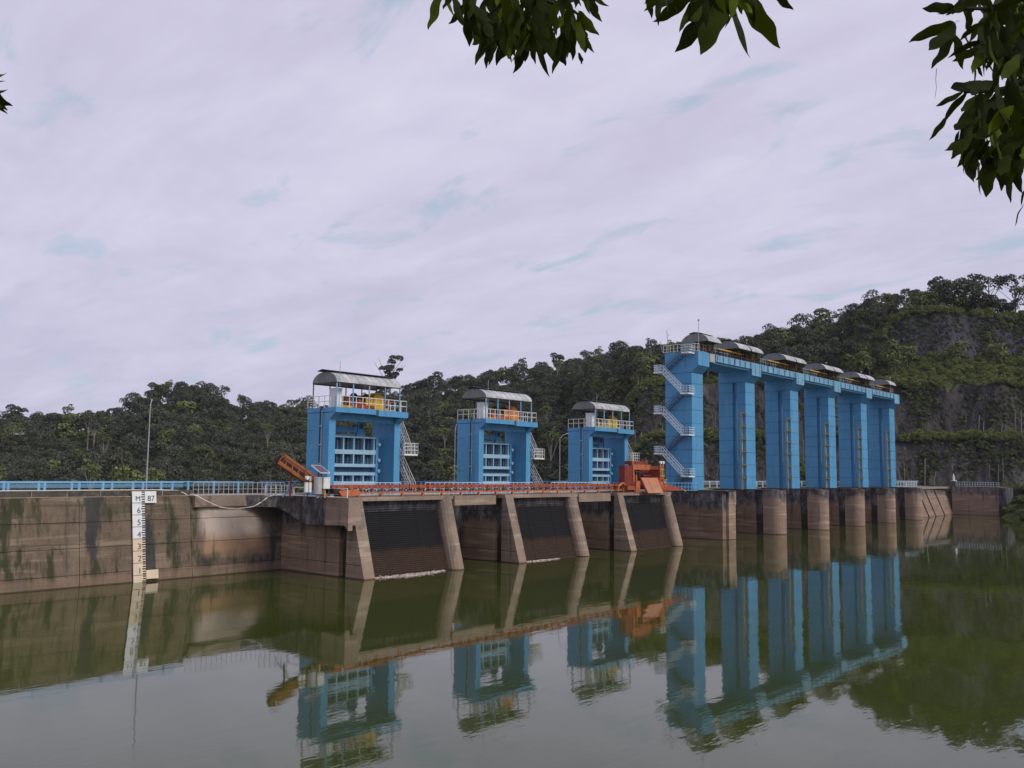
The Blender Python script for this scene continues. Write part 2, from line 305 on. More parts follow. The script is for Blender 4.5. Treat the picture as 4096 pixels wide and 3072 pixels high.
# ------------------------------------------------------------------ mesh helpers
class MB:
    def __init__(s): s.v = []; s.f = []
    def add(s, v, f):
        o = len(s.v); s.v += [tuple(p) for p in v]; s.f += [tuple(i+o for i in q) for q in f]; return s
    def box(s, x0, x1, y0, y1, z0, z1):
        v = [(x, y, z) for z in (z0, z1) for y in (y0, y1) for x in (x0, x1)]
        return s.add(v, [(0, 2, 3, 1), (4, 5, 7, 6), (0, 1, 5, 4), (2, 6, 7, 3), (0, 4, 6, 2), (1, 3, 7, 5)])
    def prism(s, prof, axis, a0, a1):
        n = len(prof); mk = {'x': lambda a, p: (a, p[0], p[1]), 'y': lambda a, p: (p[0], a, p[1]), 'z': lambda a, p: (p[0], p[1], a)}[axis]
        v = [mk(a0, p) for p in prof] + [mk(a1, p) for p in prof]
        f = [tuple(range(n))[::-1], tuple(range(n, 2*n))] + [(i, (i+1) % n, n+(i+1) % n, n+i) for i in range(n)]
        return s.add(v, f)
    def loft(s, r0, r1):
        n = len(r0); return s.add(list(r0)+list(r1), [tuple(range(n))[::-1], tuple(range(n, 2*n))] + [(i, (i+1) % n, n+(i+1) % n, n+i) for i in range(n)])
    def tube(s, p0, p1, r, n=6, r2=None):
        p0, p1 = Vector(p0), Vector(p1); d = p1-p0
        if d.length < 1e-6: return s
        q = d.to_track_quat('Z', 'Y'); r2 = r if r2 is None else r2
        ring = [q @ Vector((math.cos(2*math.pi*k/n+.4), math.sin(2*math.pi*k/n+.4), 0)) for k in range(n)]
        return s.loft([p0+c*r for c in ring], [p1+c*r2 for c in ring])
    def bar(s, p0, p1, w, h=None):
        p0, p1 = Vector(p0), Vector(p1); d = (p1-p0); h = h or w
        up = Vector((0, 0, 1)) if abs(d.normalized().z) < 0.95 else Vector((0, 1, 0))
        a = d.cross(up).normalized()*w/2; b = a.cross(d).normalized()*h/2
        c = [a+b, -a+b, -a-b, a-b]; return s.loft([p0+k for k in c], [p1+k for k in c])
    def path(s, pts, r, n=6):
        for a, b in zip(pts, pts[1:]): s.tube(a, b, r, n)
        return s
    def cyl(s, c, r, z0, z1, n=16): return s.tube((c[0], c[1], z0), (c[0], c[1], z1), r, n)
    def mesh(s, name):
        me = bpy.data.meshes.new(name); me.from_pydata(s.v, [], s.f); me.validate(); return me
    def build(s, name, m, parent=None, smooth=False, loc=None, kind=None):
        me = s.mesh(name); me.materials.append(M[m] if isinstance(m, str) else m)
        # consistent outward normals
        import bmesh
        bm = bmesh.new(); bm.from_mesh(me); bmesh.ops.recalc_face_normals(bm, faces=bm.faces); bm.to_mesh(me); bm.free()
        if smooth: me.polygons.foreach_set('use_smooth', [True]*len(me.polygons))
        o = bpy.data.objects.new(name, me); COL.objects.link(o)
        if parent: o.parent = parent
        if loc: o.location = loc
        if kind: o['kind'] = kind
        return o
def thing(name, label, cat, loc=(0, 0, 0), group=None, rz=0.0):
    o = bpy.data.objects.new(name, None); COL.objects.link(o); o.location = loc; o.rotation_euler.z = rz
    o.empty_display_size = 0.5; o['label'] = label; o['category'] = cat
    if group: o['group'] = group
    return o
def tag(o, label, cat, group=None):
    o['label'] = label; o['category'] = cat
    if group: o['group'] = group
    return o
def kids(o): return KIDS.setdefault(o.name, [c for c in COL.objects if c.parent == o])
KIDS = {}
def copy_tree(o, parent=None, loc=None, label=None, group=None):
    c = o.copy(); COL.objects.link(c)
    if parent: c.parent = parent
    if loc: c.location = loc
    if label: c['label'] = label
    if group: c['group'] = group
    for k in kids(o): copy_tree(k, c)
    return c
def mcopy(o, loc, parent=None, rot=None):          # one more piece sharing its mesh
    c = o.copy(); COL.objects.link(c); c.location = loc
    if parent: c.parent = parent
    if rot: c.rotation_euler = rot
    return c
def pix(x, y, d):                                  # a point seen at photo pixel (x, y) at depth d
    return CP + (Fv*FPX + Rv*(x-2048) + Uv*(1536-y))*(d/FPX)

# ================================================================== SETTING
# water
wb = MB(); wb.add([(-420, -260, 0), (420, -260, 0), (420, 76, 0), (-420, 76, 0)], [(0, 1, 2, 3)])
wo = wb.build('water', 'water'); wo['kind'] = 'structure'
# near bank under the camera
bb = MB()
def bank_pt(s, d, z): p = Fv.copy(); p.z = 0; p.normalize(); q = R0*s + p*d; return (q.x, q.y, z)
nb = 24
for j in range(nb):
    s0, s1 = -60+j*5, -55+j*5
    prof = [(-60, 8.6), (-8, 8.0), (1.2, 7.8), (6, 4.2), (13, -1.5)]
    for (d0, z0), (d1, z1) in zip(prof, prof[1:]):
        bb.add([bank_pt(s0, d0, z0), bank_pt(s1, d0, z0), bank_pt(s1, d1, z1), bank_pt(s0, d1, z1)], [(0, 1, 2, 3)])
bo = bb.build('bank', 'bank'); bo['kind'] = 'structure'

# hills ------------------------------------------------------------
Fh = Vector((math.cos(th), math.sin(th), 0))
SKY = [(-1500, 1690), (-700, 1660), (0, 1645), (111, 1648), (278, 1639), (370, 1643), (481, 1590), (574, 1574), (648, 1519), (722, 1509), (815, 1528), (870, 1565), (926, 1593),
       (1037, 1583), (1185, 1611), (1350, 1600), (1500, 1560), (1630, 1525), (1685, 1515), (1759, 1505), (1852, 1490), (1945, 1478), (2037, 1460), (2222, 1430), (2315, 1420), (2407, 1435), (2500, 1415),
       (2648, 1415), (2800, 1400), (2963, 1361), (3060, 1320), (3148, 1287), (3333, 1262), (3426, 1231), (3611, 1195), (3759, 1165), (3889, 1135), (4000, 1140), (4096, 1155), (4600, 1190), (5600, 1300), (7500, 1500)]
RD = [(-1500, 400), (0, 400), (700, 380), (1200, 430), (1700, 470), (2300, 520), (2700, 560), (3000, 520), (3200, 400), (3500, 340), (3800, 310), (4096, 300), (5600, 300), (7500, 300)]
def lerp(tb, x):
    if x <= tb[0][0]: return tb[0][1]
    for (a, b), (c, d) in zip(tb, tb[1:]):
        if x <= c: return b+(d-b)*(x-a)/(c-a)
    return tb[-1][1]
def sm(x, a, b): t = min(1, max(0, (x-a)/(b-a))); return t*t*(3-2*t)
TREE_H = 10.0
def nz(x, y, s, o=0.0): return mnoise.noise(Vector((x/s+o, y/s-o, o)))
def cliff_d(s):                                     # distance of the foot of the quarried face
    return 262 - 0.10*(s-60) + 5*nz(s, 0, 30) + 2*nz(s, 3, 9)
def hill(s, d):
    xp = 2048 + 3600*s/max(d, 50)
    yr, D = lerp(SKY, xp), lerp(RD, xp)
    yh = 1890 + 0.011*(xp-2048)
    zr = HC + (yh-yr)/3600*D - TREE_H - 2.5*sm(xp, 3100, 3500)
    k = (d-D)
    d0 = 175 if s < 20 else 175
    t = (d-190)/(D-190)
    nat = -22 + (zr+22)*(max(0, min(1, t))**1.05 if t < 1 else 1) 
    env = max(0.0, min(1, t*(1-t)*4)) if 0 < t < 1 else 0
    nat += env*(7*nz(s, d, 60) + 3.5*nz(s, d, 24, 5))
    if t > 1: nat = zr - (d-D)*0.12 + 0
    # quarried terraces on the right
    w = sm(s, 18, 44)
    if w > 0:
        u = d - cliff_d(s)
        zb = 6.5 if u > -20 else 6.5-(-20-u)*0.35
        up = sm(s, 112, 132)                          # the third, upper face only exists far right
        zl3 = 62.0 + 3*nz(s, 1, 40)
        P_ = [(0, 6.5), (3, 20.0), (8, 21.5), (11, 36.5), (15, 38.0)]
        P_ += [(34, 46.5+3*nz(s, 5, 25)), (39, zl3), (46, zl3+2)]
        ter = zb if u <= 0 else lerp(P_, u)
        if u > 15:
            soft = 38.0 + (u-15)*(zr-38.0)/max(10, D-cliff_d(s)-15)
            soft = min(soft, max(zr, 38)) + 2*nz(s, d, 20)
            ter = ter*up + soft*(1-up)
            if u > 46: ter = max(ter, zl3*up) if up > .5 else ter
        ter += (1.3*nz(s, d, 7)+.8*nz(s, d*2, 3.1)) if u > 0 else 0
        if d > D: ter = min(ter, zr) - (d-D)*0.12
        nat = nat*(1-w) + ter*w
    return nat
def wpt(s, d, z): q = R0*s + Fh*d; return (q.x, q.y, z)
def toworld_ok(s, d):
    q = R0*s + Fh*d
    return q
def ground(s, d):
    z = hill(s, d); q = R0*s + Fh*d
    # keep the lake basin and the dam clear
    k = sm(q.y, 88, 118) if q.x < 263 else 1
    shore = s - (115.5 + 0.3*(d-205)) if d < 232 else (99 if q.x > 263 else -99)
    if q.x >= 262 or d >= 232: k = max(k, sm(q.x, 256, 268)) if q.x < 268 else 1
    z = z*k + (-12)*(1-k)
    if d < 250 and s > 90:
        zb = max(-6, min(9, 0.55*shore + 1.6*nz(s, d, 8)))
        z = max(zb, -6) if q.x < 263 or d < 232 else z
    return z
S_, D_ = np.arange(-330, 340, 3.0), np.concatenate([np.arange(150, 380, 2.5), np.arange(380, 700, 6.0)])
tv = []; tf = []
for d in D_:
    for s in S_: tv.append(wpt(s, d, ground(s, d)))
ns = len(S_)
for j in range(len(D_)-1):
    for i in range(ns-1):
        a = j*ns+i
        if all(tv[q][2] < -5.5 and tv[q][1] < 84 for q in (a, a+1, a+ns, a+ns+1)) and False: continue
        tf.append((a, a+1, a+ns+1, a+ns))
tb = MB(); tb.v = tv; tb.f = tf
to = tb.build('hillside_terrain', 'terrain', smooth=False); to['kind'] = 'structure'

# ================================================================== DAM
DECK = 7.1
# left retaining wall of separate concrete lifts
wall = thing('dam_wall', 'long brown concrete dam wall with green moss streaks left of the intakes', 'wall', (-60, 75, 0))
def wy(z): return 73.8 + 0.14*z - 75                # battered face, local y
xs = [-60+60, 9.6-0+60-7.6] 
joints = [-60]; x = 33.0
cols = [33.0-9.8*k for k in range(0, 10)][::-1] + [42.8, 52.6]
rows = [(-1.5, 0.93), (0.97, 3.03), (3.07, 5.08), (5.12, 7.08)]
for x0, x1 in zip(cols, cols[1:]):
    for z0, z1 in rows:
        b = MB(); b.prism([(wy(z0), z0), (wy(z1), z1), (1.2, z1), (1.2, z0)], 'x', x0+0.02+60, x1-0.02+60)
        b.build('wall_block', 'wall', wall)
b = MB(); b.box(-1, 52.5+60, wy(0)+.1+1.0, 2.5, -1.5, 7.0); b.build('wall_core', 'cavity', wall)
b = MB(); b.box(-1, 43.0+60, wy(7.1)-0.03, 0.8, 7.09, 7.15); b.build('coping', 'ledge', wall)
b = MB(); b.box(-1, 43.0+60, 0.05, 0.6, 7.15, 7.6); b.build('kerb', 'kerb', wall)
b = MB()
for k in range(40): b.box(103-2.72*k-.03, 103-2.72*k+.03, 0.0, 0.045, 7.15, 7.58)
b.build('kerb_rib', 'ledge', wall)
b = MB()                                            # the heavy edge beam before the first intake, corbelled out
b.prism([(wy(6.0)-0.05, 6.0), (wy(6.0)-0.42, 6.12), (wy(7)-0.5, 7.12), (1.0, 7.12), (1.0, 6.0)], 'x', 103.0, 110.6)
b.build('edge_beam', 'beam', wall)
# road on the crest
b = MB(); b.box(-80, 258, 75.4, 81, 6.2, 7.1); o = b.build('crest_road', 'deck'); o['kind'] = 'structure'
b = MB(); b.box(-80, 262, 75.7, 80.8, -8, 6.2); b.build('dam_core', 'cavity', thing('dam_body', 'concrete body of the dam carrying the crest road behind the towers', 'dam', (0, 78, 0)), loc=(0, -78, 0))

# staff gauge -------------------------------------------------------
GX = 37.35
gauge = thing('water_level_gauge', 'tall white water level gauge with black ticks and numbers on the brown wall', 'gauge', (GX, 73.66, 0))
def gy(z): return 0.14*z - 0.06
def text_mesh(s, size):
    cu = bpy.data.curves.new('t', 'FONT'); cu.body = s; cu.size = size; cu.extrude = 0.01; cu.align_x = 'CENTER'; cu.align_y = 'CENTER'
    ob = bpy.data.objects.new('t', cu); COL.objects.link(ob); dg = bpy.context.evaluated_depsgraph_get()
    me = bpy.data.meshes.new_from_object(ob.evaluated_get(dg)); bpy.data.objects.remove(ob); return me
tilt = math.pi/2 - math.atan(0.14)
tops = 7.55
for k, ch in enumerate(['M', '6', '5', '4', '3', '2', '1', '']):
    z1 = tops - k*1.0; z0 = z1 - 0.985
    if k == 7: z0 = z1-0.985
    p = MB(); p.prism([(gy(z0), z0), (gy(z1), z1), (gy(z1)+.05, z1), (gy(z0)+.05, z0)], 'x', 0, 1.1)
    po = p.build('number_plate', 'plate' if k < 4 else 'plate2', gauge)
    if k >= 4: po['label'] = 'cream, water-stained number plate'
    tk = MB()
    for j in range(5):
        za = z0 + 0.06 + 0.2*j; w = 0.27 if j != 2 else 0.33
        if k == 0 and j < 4 or k > 0 or True: tk.prism([(gy(za)-.012, za), (gy(za+.1)-.012, za+.1), (gy(za+.1)-.002, za+.1), (gy(za)-.002, za)], 'x', 1.1-w, 1.1)
    tk.prism([(gy(z0)-.012, z0), (gy(z0+.03)-.012, z0+.03), (gy(z0+.03)-.002, z0+.03), (gy(z0)-.002, z0)], 'x', 0, 1.1)
    tk.build('tick_marks', 'ink', po)
    if ch:
        me = text_mesh(ch, 0.68 if ch != 'M' else 0.6); me.materials.append(M['inkg'])
        to_ = bpy.data.objects.new('numeral', me); COL.objects.link(to_); to_.parent = po
        zz = z0+0.36; to_.location = (0.50 if ch == 'M' else 0.56, gy(zz)-0.02, zz); to_.rotation_euler = (tilt, 0, 0)
p = MB(); z0, z1 = 6.56, 7.55; p.prism([(gy(z0)-.02, z0), (gy(z1)-.02, z1), (gy(z1)+.03, z1), (gy(z0)+.03, z0)], 'x', 1.12, 2.15)
po = p.build('year_plate', 'plate', gauge)
me = text_mesh('87', 0.66); me.materials.append(M['inkg']); to_ = bpy.data.objects.new('numeral', me); COL.objects.link(to_); to_.parent = po
to_.location = (1.66, gy(6.9)-0.035, 6.92); to_.rotation_euler = (tilt, 0, 0)
p = MB(); z0, z1 = 0.22, 0.95; p.prism([(gy(z0)-.02, z0), (gy(z1)-.02, z1), (gy(z1)+.03, z1), (gy(z0)+.03, z0)], 'x', 1.12, 2.2)
p.build('blank_plate', 'plate2', gauge)

# rails along the crest --------------------------------------------
def guard_rail(name, label, x0, x1, y, step, first, zt=8.35, zb=7.1, mtl='railblue', rails=(8.28, 8.04, 7.88), grp=None, loc=None, pw=0.17):
    t = thing(name, label, 'railing', (x0, y, zb), grp)
    for k, z in enumerate(rails):
        b = MB(); b.bar((0, 0, z-zb), (x1-x0, 0, z-zb), 0.05, 0.04 if k else 0.1); b.build('rail', mtl, t)
    n = int((x1-x0)/step); p = MB().box(-pw/2, pw/2, -.1, .06, 0, zt-zb)
    po = p.build('post', mtl, t, loc=(first, 0.08, 0))
    for k in range(1, n+1):
        if first+k*step < x1-x0: mcopy(po, (first+k*step, 0.08, 0))
    return t
guard_rail('guard_rail', 'blue four-bar guard rail on the near edge of the crest, ending at the white railing', -60, 42.7, 75.9, 2.74, 0.3)
guard_rail('guard_rail', 'blue four-bar guard rail on the far edge of the left crest road', -60, 53, 80.3, 2.74, 1.6)
guard_rail('guard_rail', 'blue guard rail seen between the three intake towers behind the red conveyor', 53.6, 120, 80.3, 2.74, 1.0, rails=(8.3, 8.05, 7.8), grp=None)
guard_rail('guard_rail', 'pale guard rail seen in the gaps between the tall spillway towers', 120.4, 213, 80.3, 2.74, 1.0, rails=(8.3, 8.1, 7.9, 7.7), mtl='stairm')
guard_rail('guard_rail', 'pale blue guard rail on the crest right of the last spillway tower', 214, 258, 76.5, 2.2, 1.0, rails=(8.4, 8.15, 7.9), mtl='stairm')

def baluster_rail(name, label, pts, h=1.1, step=0.5, mtl='white', r=0.025, mids=(0.5,), loc=None):
    p0 = Vector(loc or pts[0]); t = thing(name, label, 'railing', p0)
    top = MB(); 
    for a, b_ in zip(pts, pts[1:]):
        a, b_ = Vector(a)-p0, Vector(b_)-p0
        top.bar(a+Vector((0, 0, h)), b_+Vector((0, 0, h)), r*2.2)
    top.build('top_rail', mtl, t)
    for m in mids + (0.06,):
        mm = MB()
        for a, b_ in zip(pts, pts[1:]):
            a, b_ = Vector(a)-p0, Vector(b_)-p0
            mm.bar(a+Vector((0, 0, h*m)), b_+Vector((0, 0, h*m)), r*1.6)
        mm.build('mid_rail', mtl, t)
    first = None
    for a, b_ in zip(pts, pts[1:]):
        a, b_ = Vector(a)-p0, Vector(b_)-p0; Ln = (b_-a).length; n = max(1, round(Ln/step))
        for k in range(n+1):
            q = a+(b_-a)*k/n
            if first is None: first = MB().box(-r, r, -r, r, 0, h).build('baluster', mtl, t, loc=q)
            else: mcopy(first, q)
    return t
baluster_rail('railing', 'white baluster railing on the edge beam between the blue guard rail and the conveyor', [(42.9, 74.5, 7.12), (52.6, 74.5, 7.12)], h=1.15, r=.018, mtl='railgrey')
baluster_rail('railing', 'short white railing around the platform corner beside the inclined boom', [(48.4, 71.5, 7.12), (49.6, 69.0, 7.12)], h=1.0, step=0.6)

# white hose
hp = [pix(x, y, 1) for x, y in []]
def on_y(x, y, Y):
    d = Fv*FPX + Rv*(x-2048) + Uv*(1536-y); return CP + d*(Y/d.y)
pts = [Vector((-60, 75.15, 7.66)), Vector((39.6, 75.15, 7.66))] + [on_y(x, y, Y) for x, y, Y in
      [(712, 1962, 75.2), (735, 1972, 75.0), (752, 1983, 74.9), (766, 1978, 74.5), (790, 1984, 74.0), (820, 2001, 73.7), (850, 2015, 73.6), (877, 2028, 73.6), (912, 2033, 73.6), (950, 2034, 73.6), (985, 2031, 73.6),
       (1015, 2026, 73.6), (1045, 2009, 73.5)]] + [Vector(p) for p in ((49.8, 73.2, 6.9), (50.25, 72.75, 7.17), (50.52, 71.9, 7.18), (50.56, 68, 7.17), (50.5, 64.2, 7.17))]
tag(MB().path(pts, 0.045, 6).build('water_hose', 'hose', smooth=True), 'white hose running along the wall top and sagging across the edge beam', 'hose')

# ================================================================== INTAKES
def nose_ring(x0, x1, y0, z, n=8):                  # rounded nose outline at height z, then back
    r = (x1-x0)/2; cx = (x0+x1)/2
    pts = [(cx - r*math.cos(math.pi*k/n), y0 + r - r*math.sin(math.pi*k/n), z) for k in range(n+1)]
    return pts
def inose(z): return -0.35 + 0.296*z               # local y of the inclined nose line (base at Y=62)
def make_intake():
    t = thing('power_intake', '', 'intake', (52.1, 62, 0))
    z0 = -2.0; zt = DECK
    def side_pier(x0, x1, round_):
        b = MB()
        if round_:
            rb = nose_ring(x0, x1, inose(z0), z0) + [(x1, 2.2, z0), (x0, 2.2, z0)]
            rt = nose_ring(x0, x1, inose(zt)-0.1, zt) + [(x1, 3.2, zt), (x0, 3.2, zt)]
            b.loft(rb, rt)
        else: b.prism([(inose(z0), z0), (inose(zt), zt), (2.2, zt), (2.2, z0)], 'x', x0, x1)
        o = b.build('pier_nose', 'pier', t, smooth=False)
        if not round_: pass
        s = MB(); s.box(x0, x1, 3.2, 12, z0, zt-0.3); s.build('pier_wall', 'side', t)
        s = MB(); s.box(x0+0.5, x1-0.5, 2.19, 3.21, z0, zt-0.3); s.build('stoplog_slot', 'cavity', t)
        if not round_:
            s = MB()
            for z in (3.35, 5.3): s.box(x0-.006, x0, 3.2, 12, z, z+0.04); s.box(x0-.006, x0, inose(z)+.2, 2.2, z, z+.04)
            for z in (1.2,): s.box(x0-.006, x0, 3.2, 12, z, z+0.05); s.box(x0-.006, x0, inose(z)+.1, 2.2, z, z+.05)
            s.build('pour_joint', 'darkm', t)
    side_pier(0, 1.25, False); side_pier(11.4, 13.1, True)
    off = 1.0
    b = MB(); b.prism([(inose(z0)+off+.15, z0), (inose(6.75)+off+.15, 6.75), (inose(6.75)+off+.5, 6.75), (inose(z0)+off+.5, z0)], 'x', 1.25, 11.4); b.build('rack_backing', 'rack', t)
    b = MB(); n = 36
    for k in range(n):
        z = 0.0 + k*0.19; y = inose(z)+off; b.box(1.25, 11.4, y+.03, y+.145, z, z+0.07)
    b.build('rack_bars', 'rack', t, kind='stuff')
    for k in range(2, 6, 3):
        x = 1.25+10.15*k/7; b = MB(); b.prism([(inose(-.5)+off+.07, -.5), (inose(6.6)+off+.07, 6.6), (inose(6.6)+off+.14, 6.6), (inose(-.5)+off+.14, -.5)], 'x', x-.03, x+.03); b.build('rack_stiffener', 'rack', t)
    b = MB(); b.box(-.02, 13.12, inose(zt)+0.05, 12, 6.76, 7.12); b.build('deck_slab', 'beam', t)
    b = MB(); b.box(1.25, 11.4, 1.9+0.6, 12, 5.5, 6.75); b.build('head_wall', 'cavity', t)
    return t
ilab = ['concrete power intake with a dark sloping trash rack, nearest and left of the three', 'concrete power intake with a dark sloping trash rack, middle of the three', 'concrete power intake with a dark sloping trash rack, farthest, beside the spillway piers']
in0 = make_intake(); in0['label'] = ilab[0]; in0['group'] = 'power intakes in the row below the red conveyor'
for k in (1, 2): copy_tree(in0, loc=(52.1+20.95*k+(0.3 if k == 2 else 0), 62, 0), label=ilab[k])
# bridging beams over the bays between intakes
for k in (0, 1):
    x0 = 52.1+20.95*k+13.12; x1 = 52.1+20.95*(k+1)-0.02+(0.3 if k else 0)
    t = thing('bay_beam', ['heavy concrete beam bridging the open bay between the first and second intakes', 'heavy concrete beam bridging the open bay between the second and third intakes'][k], 'beam', (x0, 63.6, 0), 'beams over the open bays')
    b = MB(); b.box(0, x1-x0-1.6, 0, 1.0, 6.15, 7.09); b.build('beam', 'beam', t)
    b = MB(); b.box(0, x1-x0, 6.3, 10.4, 6.7, 7.09); b.build('bay_deck', 'beam', t)
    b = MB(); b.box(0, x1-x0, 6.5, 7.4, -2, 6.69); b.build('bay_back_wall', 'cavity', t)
    b = MB(); b.box(0.4, 2.3, 6.0, 6.4, 3.9, 5.9); b.box(0.4, 2.3, 5.95, 6.0, 4.85, 4.95); b.build('wall_box', 'kerb', t)
# platform left of intake 1 with haunched beam
t = thing('platform', 'dark stained concrete platform cantilevered from the wall corner below the solar panel', 'platform', (50.6, 62, 0))
prof = [(0.2, 7.12), (0.2, 4.55), (0.9, 4.75), (3.0, 4.62), (6.2, 4.6), (7.6, 5.0), (9.2, 5.6), (10.8, 5.95), (12.4, 6.0), (12.4, 7.12)]
b = MB(); b.prism([(0.2, 7.12), (0.2, 4.3), (0.75, 4.75), (3.4, 4.64), (3.4, 7.12)], 'x', 0, .5); b.build('fascia_beam', 'beam', t)
b = MB(); b.prism([(3.42, 7.12), (3.42, 4.64)]+prof[4:], 'x', 0, 0.5); b.build('fascia_beam', 'dbeam', t)
b = MB(); b.box(0.5, 1.48, 0.3, 12.4, 6.3, 7.11); b.build('platform_slab', 'beam', t)
b = MB(); b.box(0.5, 1.45, 0.2, 1.0, 4.75, 7.1); b.build('end_beam', 'beam', t)
b = MB()
pr_ = [(0, 12.4)] + [(-2.6+2.6*math.sin(a), 12.4-2.6+2.6*math.cos(a)) for a in [math.pi/2*k/8 for k in range(8, -1, -1)]]
pc = [(0, 9.4)] + [(-3.4*(1-math.sin(a)), 12.6-3.2*(math.cos(math.pi/2-a)*0+ (1-math.cos(math.pi/2*0))) if False else 9.4+3.0*(1-math.cos(a))) for a in [math.pi/2*k/8 for k in range(9)]][1:]
curve = [(-3.4*(1-math.cos(a)), 9.4+3.0*math.sin(a)) for a in [math.pi/2*k/8 for k in range(9)]]
b.prism([(0.0, 12.6)] + curve, 'z', 6.02, 7.115); b.build('curved_fillet', 'dbeam', t)

# ------------------------------------------------------------------ intake gate towers
def make_tower():
    t = thing('gate_tower', '', 'gate tower', (53.5, 69, DECK))
    z = lambda a: a-DECK
    W_, Dp = 9.1, 3.4
    for (x0, x1) in ((0, 0.78), (8.3, W_)):
        b = MB(); b.box(x0, x1, 0, Dp, 0, z(15.0)); b.build('leg', 'blue', t)
        b = MB()
        b.prism([(0.0, z(14.35)), (-0.95, z(15.03)), (0.0, z(15.03))], 'x', x0+.01, x1-.01) ; b.build('corbel', 'blue', t)
    b = MB(); b.box(-0.05, -0.0, 1.15, 1.75, 0.1, z(14.9)); b.build('side_pilaster', 'blue', t)
    b = MB(); b.box(-.02, 9.12, -0.8, Dp+.1, z(15.06), z(15.5)); b.build('slab', 'blue', t)
    b = MB(); b.box(-.05, 4.9, -1.02, -0.8, z(15.02), z(15.52)); b.build('front_beam', 'blue', t)
    b = MB(); b.box(5.25, 9.2, -1.02, -0.8, z(14.9), z(15.48)); b.build('front_beam', 'blue', t)
    b = MB(); b.box(4.9, 5.25, -0.95, -0.8, z(14.95), z(15.5)); b.build('beam_notch', 'gateskin', t)
    b = MB(); b.box(0.79, 8.29, 0.1, 0.6, z(14.3), z(15.05)); b.build('lintel', 'blue', t)
    # conduit pair
    b = MB(); b.tube((-.12, 1.25, 0), (-.12, 1.25, z(15.3)), .045); b.tube((-.12, 1.25, z(15.3)), (-.05, 1.0, z(15.6)), .045); b.build('conduit', 'darkm', t)
    b = MB(); b.tube((-.12, 1.0, 2.2), (-.12, 1.0, z(15.2)), .03)
    for k in range(4): b.box(-.16, 0, 0.95, 1.32, 1.2+1.8*k, 1.3+1.8*k)
    b.build('conduit', 'galv', t)
    # seams on side
    for zz in (z(13.3), z(9.6)): MB().box(-.006, 0.001, 2.2, Dp, zz, zz+.05).build('seam', 'gateskin', t)
    # gate in its guides
    g0, g1, gy_ = 0.8, 7.55, 2.0
    b = MB(); b.box(g0, g1, gy_+.5, gy_+.6, z(8.3), z(12.9)); b.build('gate_skin', 'gateskin', t)
    for (za, zb_, y) in ((12.78, 12.95, 0), (11.15, 11.6, 0), (9.88, 10.2, 0), (9.05, 9.35, 0), (8.1, 8.45, 0)):
        b = MB(); b.box(g0, g1, gy_-.05, gy_+.5, z(za), z(zb_)); b.build('gate_girder', 'gateblue', t)
    for (za, zb_) in ((11.6, 12.78), (10.2, 11.15), (8.45, 9.05)):
        for k in range(1, 6):
            x = g0 + (g1-g0)*k/5.15
            b = MB(); b.box(x-.07, x+.07, gy_, gy_+.5, z(za), z(zb_)); b.build('gate_stiffener', 'gateblue', t)
            b = MB(); b.box(x-.62, x-.5, gy_+.3, gy_+.5, z(za), z(zb_)); b.build('gate_stiffener', 'gateskin', t)
    b = MB()
    for k in range(4): b.box(g0, g1, gy_+.38, gy_+.5, z(11.8+.25*k), z(11.84+.25*k))
    for k in range(3): b.box(g0, g1, gy_+.38, gy_+.5, z(10.35+.25*k), z(10.39+.25*k))
    b.build('gate_ribs', 'gateskin', t)
    b = MB(); b.box(7.55, 7.85, gy_-.1, gy_+.6, 0, z(12.95)); b.build('gate_guide', 'blue', t)
    for zz in (12.2, 10.6, 9.5): b = MB(); b.tube((7.9, gy_-.25, z(zz)), (7.9, gy_-.1, z(zz)), .18, 10); b.build('guide_roller', 'gateblue', t)
    for x in (1.5, 5.6):                            # hoist brackets on the gate
        b = MB(); b.prism([(x-.55, z(12.95)), (x-.28, z(14.3)), (x+.28, z(14.3)), (x+.55, z(12.95))], 'y', gy_+.02, gy_+.14); b.build('lifting_bracket', 'blue', t)
        b = MB(); b.prism([(x-.55, z(12.95)), (x-.28, z(14.3)), (x+.28, z(14.3)), (x+.55, z(12.95))], 'y', gy_+.34, gy_+.46); b.build('lifting_bracket', 'blue', t)
        b = MB(); b.tube((x, gy_, z(13.95)), (x, gy_+.48, z(13.95)), .28, 12); b.build('sheave', 'gateskin', t)
        b = MB()
        for dx in (-.2, .2): b.tube((x+dx, gy_+.2, z(13.9)), (x+dx, gy_+.2, z(15.1)), .03)
        b.build('rope', 'darkm', t)
    b = MB(); b.box(1.9, 5.2, gy_+.1, gy_+.4, z(13.35), z(13.85)); b.box(2.3, 4.8, gy_+.12, gy_+.38, z(13.0), z(13.15)); b.build('spreader_beam', 'blue', t)
    # railing on the slab
    rr = MB(); rh = z(16.62); r = .028; zs = z(15.5)
    A = [(-.0, 3.4), (-.0, -.9), (9.05, -.9), (9.05, 3.3)]
    for a, c in zip(A, A[1:]):
        for h in (rh, (rh+zs)/2+.02): rr.bar((a[0], a[1], h), (c[0], c[1], h), r*2)
    rr.build('railing_bars', 'white', t)
    fp = None
    for a, c in zip(A, A[1:]):
        Ln = math.dist(a, c); n = round(Ln/.86)
        for k in range(n+1):
            q = (a[0]+(c[0]-a[0])*k/n, a[1]+(c[1]-a[1])*k/n, zs)
            if fp is None: fp = MB().box(-r, r, -r, r, 0, rh-zs).build('railing_post', 'white', t, loc=q)
            else: mcopy(fp, q)
    # canopy
    ez, az, y0, y1, x1 = z(17.92), z(18.95), -1.0, 2.75, 8.15
    def arc(dz=0, n=12, sc=1.0): 
        cy = (y0+y1)/2; hw = (y1-y0)/2*sc
        return [(cy-hw*math.cos(math.pi*k/n), ez + dz + (az-ez)*sc*math.sin(math.pi*k/n)**1.05) for k in range(n+1)]
    npan = 9; ar = arc()
